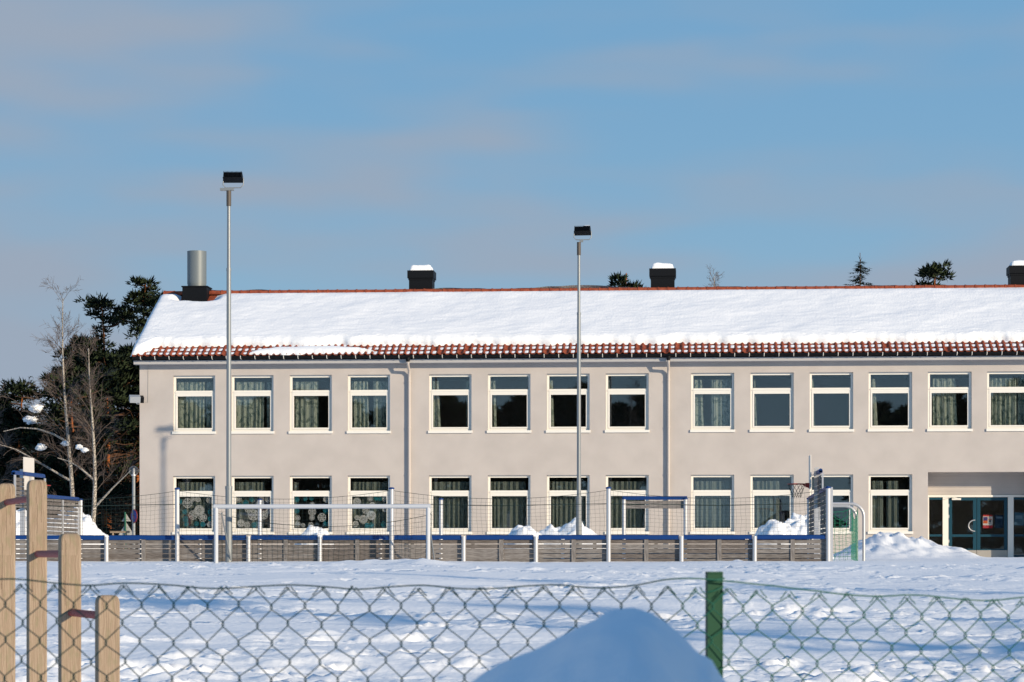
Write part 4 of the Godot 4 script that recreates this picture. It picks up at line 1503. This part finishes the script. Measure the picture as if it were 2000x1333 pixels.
func signs() -> void:
	# globe lamp
	var L := base("street_lamp", Vector3(-17.72, 0, -80), "thin grey lamp post with clear glass globe beside the building corner", "lamp post")
	var m := MB.new()
	m.tube(P([Vector3(0, -0.4, 0), Vector3(0, 2.46, 0)]), Fl([0.055, 0.05]), 12)
	put("pole", m.mesh(), M.galv, L)
	var g := SphereMesh.new()
	g.radius = 0.15; g.height = 0.3
	put("globe", g, M.globe, L, Vector3(0, 2.62, 0))
	var hb := MB.new()
	hb.tube(P([Vector3(0, 2.46, 0), Vector3(0, 2.5, 0), Vector3(0, 2.52, 0), Vector3(0, 2.66, 0), Vector3(0, 2.7, 0)]), Fl([0.07, 0.075, 0.035, 0.035, 0.02]), 12)
	put("lamp_holder", hb.mesh(), M.steel, L)
	var lv := MB.new()
	for k in 5:
		lv.tube(P([Vector3(0, 2.56 + 0.035 * k, 0), Vector3(0, 2.562 + 0.035 * k, 0)]), Fl([0.10 - 0.01 * absf(k - 2)]), 16)
	put("louvre", lv.mesh(), M.steel, L)
	# no-parking sign, turned away
	var S := base("no_parking_sign", Vector3(-17.70, 1.21, -79.93), "round blue sign with red rim and red cross bar on the lamp post", "sign", "", deg_to_rad(-50))
	var d := MB.new()
	d.tube(P([Vector3(0, 0, -0.012), Vector3(0, 0, 0.0)]), Fl([0.215]), 32)
	put("rim", d.mesh(), mat(Color(0.30, 0.02, 0.03), 0.5), S)
	var d2 := MB.new()
	d2.tube(P([Vector3(0, 0, 0.0), Vector3(0, 0, 0.004)]), Fl([0.18]), 32)
	put("face", d2.mesh(), mat(Color(0.008, 0.035, 0.25), 0.45), S)
	var d3 := MB.new()
	d3.box(Vector3(0, 0, 0.006), Vector3(0.36, 0.035, 0.003), Basis(Vector3(0, 0, 1), -PI / 4))
	put("cross_bar", d3.mesh(), mat(Color(0.30, 0.02, 0.03), 0.5), S)
	# two warning triangles seen from behind
	var T := base("warning_sign", Vector3(-18.75, 0, -83.5), "two pale triangular sign backs on one dark green post", "sign")
	var p := MB.new()
	p.tube(P([Vector3(0, -0.4, 0), Vector3(-0.03, 1.4, 0)]), Fl([0.03]), 8)
	put("post", p.mesh(), M.fence, T)
	for q in [[1.34, 0.16], [1.06, 0.27]]:
		var b := MB.new()
		var y1: float = q[0]
		var w: float = q[1] * 0.95
		var hh := w * 1.6
		var A := Vector3(0, y1, -0.05)
		var Bp := Vector3(-w, y1 - hh, -0.05)
		var C := Vector3(w, y1 - hh, -0.05)
		var k := Vector3(0, 0, -0.012)
		b.tri(A, Bp, C); b.tri(A + k, C + k, Bp + k)
		b.quad(Bp, A, A + k, Bp + k); b.quad(A, C, C + k, A + k); b.quad(C, Bp, Bp + k, C + k)
		b.box(Vector3(0, y1 - hh * 0.62, -0.035), Vector3(w * 1.0, 0.03, 0.02))
		put("triangle_plate", b.mesh(), mat(Color(0.42, 0.41, 0.37), 0.6, 0.2), T)
	# plank trestle
	var W := base("trestle_barrier", Vector3(-18.2, 0, -80.2), "pale wooden trestle barrier standing behind the court fence", "barrier")
	var tb := MB.new()
	tb.box(Vector3(0, 0.72, 0), Vector3(0.62, 0.06, 0.04))
	put("crossbeam", tb.mesh(), M.wood, W)
	for s in [-0.22, 0.2]:
		var lg := MB.new()
		lg.tube(P([Vector3(s, 0.7, 0), Vector3(s - 0.13, -0.2, 0.14)]), Fl([0.022]), 6)
		lg.tube(P([Vector3(s, 0.7, 0), Vector3(s + 0.13, -0.2, -0.14)]), Fl([0.022]), 6)
		put("leg", lg.mesh(), M.wood, W)
	# floodlight on the corner of the building
	var K := base("wall_floodlight", Vector3(-18.41, 5.02, -83.85), "small grey floodlight bracketed to the corner of the school building", "floodlight", "", deg_to_rad(20))
	var body := MB.new()
	body.box(Vector3(-0.14, 0.06, 0.12), Vector3(0.34, 0.2, 0.24), Basis(Vector3.RIGHT, 0.35))
	put("housing", body.mesh(), mat(Color(0.36, 0.39, 0.42), 0.5, 0.3), K)
	var en := MB.new()
	en.box(Vector3(0.09, 0.05, 0.12), Vector3(0.11, 0.19, 0.22), Basis(Vector3.RIGHT, 0.35))
	put("end_cap", en.mesh(), M.black, K)
	var ar := MB.new()
	ar.tube(P([Vector3(0.04, -0.06, -0.1), Vector3(0.0, -0.1, 0.05), Vector3(-0.08, -0.09, 0.1), Vector3(-0.1, 0.0, 0.1)]), Fl([0.016]), 6)
	put("arm", ar.mesh(), M.white, K)

# ------------------------------------------------------------------ trees
func spruce_mesh(h: float, r: float, sd: int, levels: int, per: int, size: float) -> MB:
	var b := MB.new()
	var q := RandomNumberGenerator.new(); q.seed = sd
	for l in levels:
		var f := float(l) / levels
		f = 1.0 - pow(1.0 - f, 1.25)
		var y := h * (0.07 + 0.93 * f)
		var reach := r * pow(1.0 - f, 0.8) + 0.10
		for k in per:
			var a := TAU * (k + q.randf() * 0.8) / per + l * 1.1
			var L := reach * q.randf_range(0.72, 1.12)
			var d := Vector3(cos(a), 0, sin(a))
			y += q.randf_range(-0.5, 0.5) * h / levels * 1.6
			var steps := maxi(2, int(L / (size * 0.55)))
			for i in steps:
				var t := (i + 0.6) / steps
				var c := d * L * t + Vector3(0, y - 0.32 * L * t + 0.22 * L * t * t * t, 0)
				for e in 3:
					var w := a + q.randf_range(-1.3, 1.3)
					var o := Vector3(cos(w), q.randf_range(-0.55, 0.2), sin(w)) * size * q.randf_range(0.6, 1.15)
					var s := o.cross(Vector3(q.randf() - 0.5, 1, q.randf() - 0.5)).normalized() * size * 0.2
					b.leaf(c - s, c + s, c + o, (Vector3(0, 0.8, 0) + d * 0.6 + Vector3(q.randf() - 0.5, q.randf() - 0.5, q.randf() - 0.5)).normalized())
	# leader
	for k in 8:
		var y := h * (0.95 + 0.007 * k)
		var w := q.randf() * TAU
		b.leaf(Vector3(-0.02, y, 0), Vector3(0.02, y, 0), Vector3(cos(w) * 0.12, y + 0.2, sin(w) * 0.12), Vector3.UP)
	return b

func spruce(at: Vector3, h: float, r: float, sd: int, label: String, group := "", per := 8, size := 0.26) -> Node3D:
	var T := base("spruce_tree", at, label, "tree", group)
	put("crown", spruce_mesh(h, r, sd, int(h / (1.6 * size)), per, size).mesh(), M.needle_spruce, T)
	var t := MB.new()
	t.tube(P([Vector3(0, -0.6, 0), Vector3(0, h * 0.5, 0), Vector3(0, h * 1.02, 0)]), Fl([h * 0.013, h * 0.008, 0.012]), 8)
	put("trunk", t.mesh(), M.bark, T)
	return T

func pine(at: Vector3, h: float, from: float, wide: float, sd: int, label: String, group := "", lean := 0.0, tuft := 0.2, clumps := 46) -> Node3D:
	var T := base("pine_tree", at, label, "tree", group)
	var q := RandomNumberGenerator.new(); q.seed = sd
	var t := MB.new()
	var spine := PackedVector3Array()
	var rad := PackedFloat32Array()
	for i in 9:
		var f := i / 8.0
		spine.append(Vector3(lean * f * f + 0.1 * sin(f * 7.0 + sd), -0.6 + (h + 0.5) * f, 0.1 * cos(f * 5.0 + sd)))
		rad.append(lerpf(h * 0.016, 0.02, f))
	t.tube(spine, rad, 9)
	var limb := MB.new()
	var crown := MB.new()
	for k in clumps:
		var f := lerpf(from, 1.0, pow(q.randf(), 0.8))
		var fi := f * 8.0
		var p := spine[int(minf(fi, 7.0))].lerp(spine[int(minf(fi, 7.0)) + 1], fi - floorf(minf(fi, 7.0)))
		var a := q.randf() * TAU
		var g := (f - from) / (1.0 - from)
		var L := wide * (0.35 + 0.75 * sin(PI * clampf(g * 0.86 + 0.14, 0, 1))) * q.randf_range(0.35, 1.05)
		var d := Vector3(cos(a), 0, sin(a))
		var tip := p + d * L + Vector3(0, L * q.randf_range(0.05, 0.5), 0)
		var elbow := p.lerp(tip, 0.55) + Vector3(0, -0.08 * L, 0)
		limb.tube(P([p, elbow, tip]), Fl([0.05 * (1.1 - 0.6 * g), 0.03, 0.01]), 5, false)
		var blobs := 2 + q.randi() % 2
		for b in blobs:
			var c := elbow.lerp(tip, 0.35 + 0.75 * float(b) / blobs) + Vector3(q.randf() - 0.5, q.randf() * 0.4, q.randf() - 0.5) * 0.5
			var R := q.randf_range(0.32, 0.62)
			for e in 62:
				var w := Vector3(q.randfn(), q.randfn() * 0.6 + 0.15, q.randfn()).normalized()
				var s0 := c + w * R * q.randf_range(0.15, 0.8) * Vector3(1, 0.55, 1)
				var o := (w + Vector3(0, 0.45, 0)).normalized() * tuft * q.randf_range(0.7, 1.3)
				var s := o.cross(Vector3(q.randf() - 0.5, q.randf() - 0.5, q.randf() - 0.5)).normalized() * tuft * 0.2
				crown.leaf(s0 - s, s0 + s, s0 + o, (w + Vector3(0, 0.4, 0)).normalized())
	# bare brown lower branches
	for k in 46:
		var f := q.randf_range(0.1, from + 0.15)
		var fi := f * 8.0
		var p := spine[int(fi)].lerp(spine[int(fi) + 1], fi - floorf(fi))
		var a := q.randf() * TAU
		var L := q.randf_range(0.8, 2.4)
		var d := Vector3(cos(a), q.randf_range(-0.35, 0.25), sin(a))
		var mid := p + d * L * 0.5 + Vector3(0, -0.1, 0)
		limb.tube(P([p, mid, p + d * L]), Fl([0.028, 0.018, 0.007]), 4, false)
		for e in 4:
			var s0 := mid.lerp(p + d * L, q.randf())
			limb.tube(P([s0, s0 + Vector3(q.randf() - 0.5, q.randf() - 0.6, q.randf() - 0.5) * 1.1]), Fl([0.009, 0.004]), 3, false)
	put("crown", crown.mesh(), M.needle_pine, T)
	put("trunk", t.mesh(), M.pinebark, T)
	put("limbs", limb.mesh(), M.bark, T)
	return T

func sprig(b: MB, q: RandomNumberGenerator, p: Vector3, d: Vector3, L: float, r: float, depth: int, droop: float) -> void:
	var pts := PackedVector3Array([p])
	var rs := PackedFloat32Array([r])
	var n := 4
	var dir := d
	var at := p
	for i in n:
		dir = (dir + Vector3(q.randf() - 0.5, q.randf() - 0.5, q.randf() - 0.5) * 0.22 + Vector3(0, -droop * (i + 1) * 0.12, 0)).normalized()
		at += dir * L / n
		pts.append(at)
		rs.append(maxf(r * (1.0 - 0.72 * (i + 1) / n), 0.0035))
	b.tube(pts, rs, 3 if r < 0.02 else 6, false)
	if depth <= 0: return
	var kids := 6 if depth > 1 else 6
	for k in kids:
		var f := q.randf_range(0.25, 1.0)
		var i := int(f * n * 0.999)
		var s := pts[i].lerp(pts[i + 1], f * n - i)
		var side := Vector3(q.randf() - 0.5, q.randf() - 0.3, q.randf() - 0.5).normalized()
		sprig(b, q, s, (dir * 0.9 + side * 0.85).normalized(), L * q.randf_range(0.38, 0.62), maxf(r * 0.42, 0.0042), depth - 1, droop)

func birch(at: Vector3, h: float, sd: int, lean: float, limbs: Array, label: String, group := "") -> Node3D:
	var T := base("birch_tree", at, label, "tree", group)
	var q := RandomNumberGenerator.new(); q.seed = sd
	var t := MB.new()
	var spine := PackedVector3Array()
	var rad := PackedFloat32Array()
	for i in 11:
		var f := i / 10.0
		spine.append(Vector3(lean * f + 0.14 * sin(f * 5.0 + sd), -0.6 + (h + 0.6) * f, 0.12 * sin(f * 4.0 + sd * 2.0)))
		rad.append(lerpf(0.115, 0.012, pow(f, 0.8)))
	t.tube(spine, rad, 8)
	var tw := MB.new()
	for k in 38:
		var f := lerpf(0.36, 1.0, q.randf())
		var fi := f * 10.0
		var p := spine[int(minf(fi, 9))].lerp(spine[int(minf(fi, 9)) + 1], fi - floorf(minf(fi, 9)))
		var a := q.randf() * TAU
		var up := 0.7 + 1.2 * f
		sprig(tw, q, p, Vector3(cos(a), up, sin(a)).normalized(), lerpf(1.8, 0.65, f) * q.randf_range(0.6, 1.1), lerpf(0.018, 0.010, f), 2, 0.25)
	# named big limbs: height fraction, direction, length
	for l in limbs:
		var fi: float = l[0] * 10.0
		var p := spine[int(fi)].lerp(spine[int(fi) + 1], fi - floorf(fi))
		var dir: Vector3 = l[1]
		sprig(t, q, p, dir.normalized(), l[2], 0.045, 0, l[3])
		for k in 9:
			var s: Vector3 = p + dir.normalized() * float(l[2]) * q.randf_range(0.2, 0.95)
			sprig(tw, q, s, (dir.normalized() + Vector3(q.randf() - 0.5, q.randf() * 0.6, q.randf() - 0.5)).normalized(), l[2] * q.randf_range(0.2, 0.4), 0.009, 1, l[3] * 1.1)
	put("trunk", t.mesh(), M.birch, T)
	put("twigs", tw.mesh(), M.twig, T)
	return T

func trees() -> void:
	var G := "pines growing beside the school building"
	pine(Vector3(-23.8, -0.1, -108.5), 11.7, 0.56, 1.25, 101, "tall pine with an open layered crown touching the roof edge", G, 0.2, 0.2, 34)
	pine(Vector3(-25.6, -0.1, -110.4), 11.0, 0.62, 1.5, 102, "slender pine with a few flat needle tufts beside the tallest pine", G, -0.3, 0.2, 26)
	pine(Vector3(-25.2, -0.1, -104.4), 8.7, 0.32, 1.7, 103, "broad dark pine with dense crown behind the birches", G, 0.1, 0.2, 90)
	pine(Vector3(-23.9, -0.1, -103.0), 7.9, 0.30, 1.9, 104, "dense dark pine right beside the school wall", G, 0.0, 0.2, 100)
	pine(Vector3(-23.1, -0.1, -104.6), 8.4, 0.60, 1.1, 105, "small pine with bare orange trunk by the building corner", G, 0.1, 0.18, 28)
	pine(Vector3(-22.5, -0.1, -103.6), 7.8, 0.62, 1.0, 109, "thin pine with crooked orange trunk behind the globe lamp", G, -0.15, 0.18, 24)
	pine(Vector3(-24.2, -0.1, -99.2), 7.2, 0.30, 1.7, 106, "bushy low pine filling the gap behind the birch trunks", G, -0.2, 0.2, 64)
	pine(Vector3(-27.4, -0.1, -103.0), 6.9, 0.28, 1.8, 107, "low pine with snow lumps on its branches", G, 0.0, 0.2, 64)
	pine(Vector3(-29.6, -0.1, -106.0), 6.4, 0.28, 1.8, 108, "low dark pine at the outer end of the pine row", G, 0.0, 0.2, 60)
	# understory
	var k := 0
	var U := "young spruces under the pines"
	for q in [[-21.6, -103.5, 5.2], [-23.2, -105.5, 6.2], [-25.0, -107.5, 5.6], [-27.0, -109.0, 5.8], [-28.8, -111.0, 5.4], [-30.8, -112.0, 5.2], [-33.0, -114.0, 4.9], [-22.6, -96.8, 3.3], [-24.6, -96.2, 3.0], [-26.2, -98.2, 3.6], [-28.4, -100.5, 4.0], [-22.9, -108.8, 4.9], [-31.4, -104.0, 3.8], [-33.5, -107.0, 4.2]]:
		spruce(Vector3(q[0], -0.2, q[1]), q[2], 1.75, 200 + k, "young dark spruce growing under the pines beside the school", U, 8, 0.24)
		k += 1
	# birches
	var Bg := "bare birches beside the school building"
	birch(Vector3(-21.1, -0.1, -85.8), 8.7, 7, -0.25, [[0.34, Vector3(-1, 0.55, 0.1), 2.9, 0.45], [0.48, Vector3(-1, 0.75, -0.2), 2.4, 0.5], [0.26, Vector3(-1, 0.3, 0.3), 2.7, 0.5]], "tall bare birch with drooping branches and a straight white trunk", Bg)
	birch(Vector3(-20.2, -0.1, -84.6), 6.9, 12, 0.1, [[0.30, Vector3(0.75, 0.8, 0.1), 1.9, 0.1], [0.42, Vector3(-0.8, 0.7, 0), 1.5, 0.3], [0.22, Vector3(-0.7, 0.5, 0.3), 1.4, 0.0]], "bare birch with a long slanting limb next to the school wall", Bg)
	birch(Vector3(-24.6, -0.1, -90.0), 5.4, 15, -0.5, [[0.4, Vector3(-1, 0.5, 0), 2.3, 0.5]], "short bare birch with weeping twigs in front of the low pines", Bg)
	# tops that show over the roof
	pine(Vector3(-3.7, -0.1, -122.0), 13.4, 0.76, 0.8, 111, "twin-topped pine tip peeking over the roof between two chimneys", "", 0.1, 0.24, 13)
	pine(Vector3(10.4, -0.1, -119.1), 13.0, 0.74, 1.1, 112, "pine top with spread shoots peeking over the roof", "", 0.0, 0.24, 17)
	spruce(Vector3(6.97, -0.1, -118.8), 13.5, 3.2, 113, "pointed spruce top standing over the roof ridge", "", 10, 0.2)
	birch(Vector3(0.1, -0.1, -118.3), 12.7, 21, 0.2, [[0.7, Vector3(1, 0.9, 0), 2.4, 0.0]], "bare birch crown showing over the roof beside a chimney", "")
	# trees across the street, behind the photographer: they mirror in the panes and throw the long shadows
	var street := "pines across the street"
	var proto := pine(Vector3(-52, -1.2, 60), 15.2, 0.12, 3.0, 301, "broad roadside pine across the street, mirrored in the window panes", street, 0.0, 0.6, 150)
	var tall := spruce(Vector3(20.0, -1.2, -11.0), 13.5, 2.7, 302, "slender spruce beside the field whose shadow crosses the trodden snow", "spruces beside the field", 8, 0.34)
	var r := RandomNumberGenerator.new(); r.seed = 31
	var spots := []
	for i in 28:
		var x := -48.6 + i * 2.9
		if x > -4.0 and x < 15.0: continue
		spots.append([x, 58.0 + r.randf() * 8.0, r.randf_range(0.92, 1.06)])
	birch(Vector3(-5.6, -1.2, 22.0), 14.0, 33, 0.3, [[0.4, Vector3(1, 1.2, 0), 4.0, 0.0], [0.35, Vector3(-1, 1.3, 0), 4.0, 0.0], [0.5, Vector3(0.4, 1.2, 0.6), 3.5, 0.0]], "bare street tree across the pavement, mirrored in the upper panes", "")
	# a second one beside the field
	var tall2: Node3D = tall.duplicate()
	tall2.name = numbered("spruce_tree")
	add_child(tall2)
	tall2.position = Vector3(28.0, -1.0, -20.0)
	tall2.scale = Vector3(0.7, 0.95, 0.7)
	var tall3: Node3D = tall.duplicate()
	tall3.name = numbered("spruce_tree")
	add_child(tall3)
	tall3.position = Vector3(22.6, -1.2, -13.4)
	tall3.rotation.y = 2.0
	tall3.scale = Vector3(0.95, 0.9, 0.95)
	tag(tall3, "bushy spruce standing between the two slender spruces beside the field", "tree")
	tag(tall2, "second slender spruce beside the field, nearer the court", "tree")
	for q in spots:
		var c: Node3D = proto.duplicate()
		c.name = numbered("pine_tree")
		add_child(c)
		c.position = Vector3(q[0], -1.2, q[1])
		c.scale = Vector3.ONE * q[2]
		c.rotation.y = r.randf() * TAU
	added_garage()
	snow_on_trees()

func added_garage() -> void:  # unseen outbuilding behind the camera, added only to keep the snow mound in shade
	var at := Vector3(6.35, -1.25, 1.45)
	var G := base("added_garage", at, "unseen timber outbuilding added to cast its shadow over the snow mound", "added_garage", "", atan2(0.77, 0.637))
	var w := MB.new()
	for s in [-1.0, 1.0]:
		w.box(Vector3(1.55 * s, 1.6, 0), Vector3(0.12, 3.2, 3.6))
		w.box(Vector3(0, 1.6, 1.74 * s), Vector3(2.978, 3.2, 0.12))
	put("wall", w.mesh(), M.plank1, G)
	var r := MB.new()
	for s in [-1.0, 1.0]:
		r.box(Vector3(0.92 * s, 3.65, 0), Vector3(2.05, 0.1, 4.2), Basis(Vector3(0, 0, 1), -0.42 * s))
	put("roof", r.mesh(), M.black, G)
	var d := MB.new()
	d.box(Vector3(0, 1.2, 1.83), Vector3(2.3, 2.3, 0.05))
	put("door", d.mesh(), M.white, G)

func snow_on_trees() -> void:
	var nn := noise(2.5, 66, 3)
	var k := 0
	for q in [[Vector3(-25.55, 5.62, -98.3), 0.23, "snow lump on the topmost branch of the low pine"], [Vector3(-25.78, 5.18, -98.3), 0.23, "round snow lump just under the topmost snow lump of the low pine"], [Vector3(-22.2, 3.62, -86.0), 0.16, "snow lump hanging in the short birch twigs beside the tall birch"], [Vector3(-21.25, 3.72, -85.5), 0.12, "snow lump on a limb of the tall white birch"], [Vector3(-20.5, 3.55, -84.4), 0.12, "upper of two snow lumps on the slanting-limbed birch trunk"], [Vector3(-20.3, 3.45, -84.3), 0.11, "lower of two snow lumps on the slanting-limbed birch trunk"]]:
		var s := SphereMesh.new()
		s.radial_segments = 20; s.rings = 10
		var a := s.get_mesh_arrays()
		var v: PackedVector3Array = a[Mesh.ARRAY_VERTEX]
		for i in v.size():
			var p := v[i] * 2.0
			v[i] = p * q[1] * (0.9 + 0.55 * nn.get_noise_3d(p.x * 0.6 + k * 3.0, p.y * 0.6, p.z * 0.6)) * Vector3(1.2, 0.75, 1)
		a[Mesh.ARRAY_VERTEX] = v
		var st := SurfaceTool.new()
		st.create_from_arrays(a)
		st.generate_normals()
		tag(put("snow_lump", st.commit(), M.snow, null, q[0]), q[2], "snow lump", "snow lumps in the trees")
		k += 1

# ------------------------------------------------------------------
func _ready() -> void:
	rng.seed = 1234
	view()
	materials()
	var br := mat(Color(1, 1, 1), 0.55, 0, 0.25)
	br.albedo_texture = tones(Color(0.22, 0.03, 0.03), Color(0.40, 0.12, 0.11), 0.03, 95)
	br.uv1_scale = Vector3(1.5, 1, 1)
	M.barred = br
	ground()
	hill()
	building()
	roof_snow()
	court()
	free_goal()
	mast(Vector3(-11.15, 0, -60.55), 8.95, "tall grey floodlight mast standing behind the white goal frame", 1.0, false)
	mast(Vector3(-3.50, 0, -72.3), 9.08, "grey floodlight mast with snow on its lamp behind the court", -1.0, true)
	chin_up_bars()
	chain_fence()
	snow_mound()
	snow_pile(Vector3(-5.2, -0.1, -76), Vector3(0.85, 1.05, 0.8), 81, "rounded snow pile beside the snow-lamped floodlight mast, the smaller one")
	snow_pile(Vector3(-4.0, -0.1, -76.2), Vector3(1.3, 1.16, 0.9), 82, "large rounded snow pile at the foot of the mast under the windows")
	snow_pile(Vector3(2.1, -0.1, -75.6), Vector3(0.95, 1.16, 0.8), 83, "low lumpy snow pile near the slatted end wall by the entrance")
	snow_pile(Vector3(2.75, -0.1, -75.9), Vector3(0.95, 1.38, 0.9), 84, "peaked snow pile against the slatted end wall by the entrance")
	snow_pile(Vector3(-11.45, -0.1, -76), Vector3(0.7, 1.0, 0.7), 88, "small snow pile under the third lower window with snowflakes")
	snow_pile(Vector3(-19.3, -0.1, -78), Vector3(1.5, 1.5, 1.3), 86, "sloping snow pile beyond the court corner near the trestle")
	snow_pile(Vector3(-21.2, -0.1, -78), Vector3(1.9, 1.6, 1.4), 87, "big snow pile seen through the gap of the end wall")
	signs()
	curtains()
	snowflakes()
	trees()
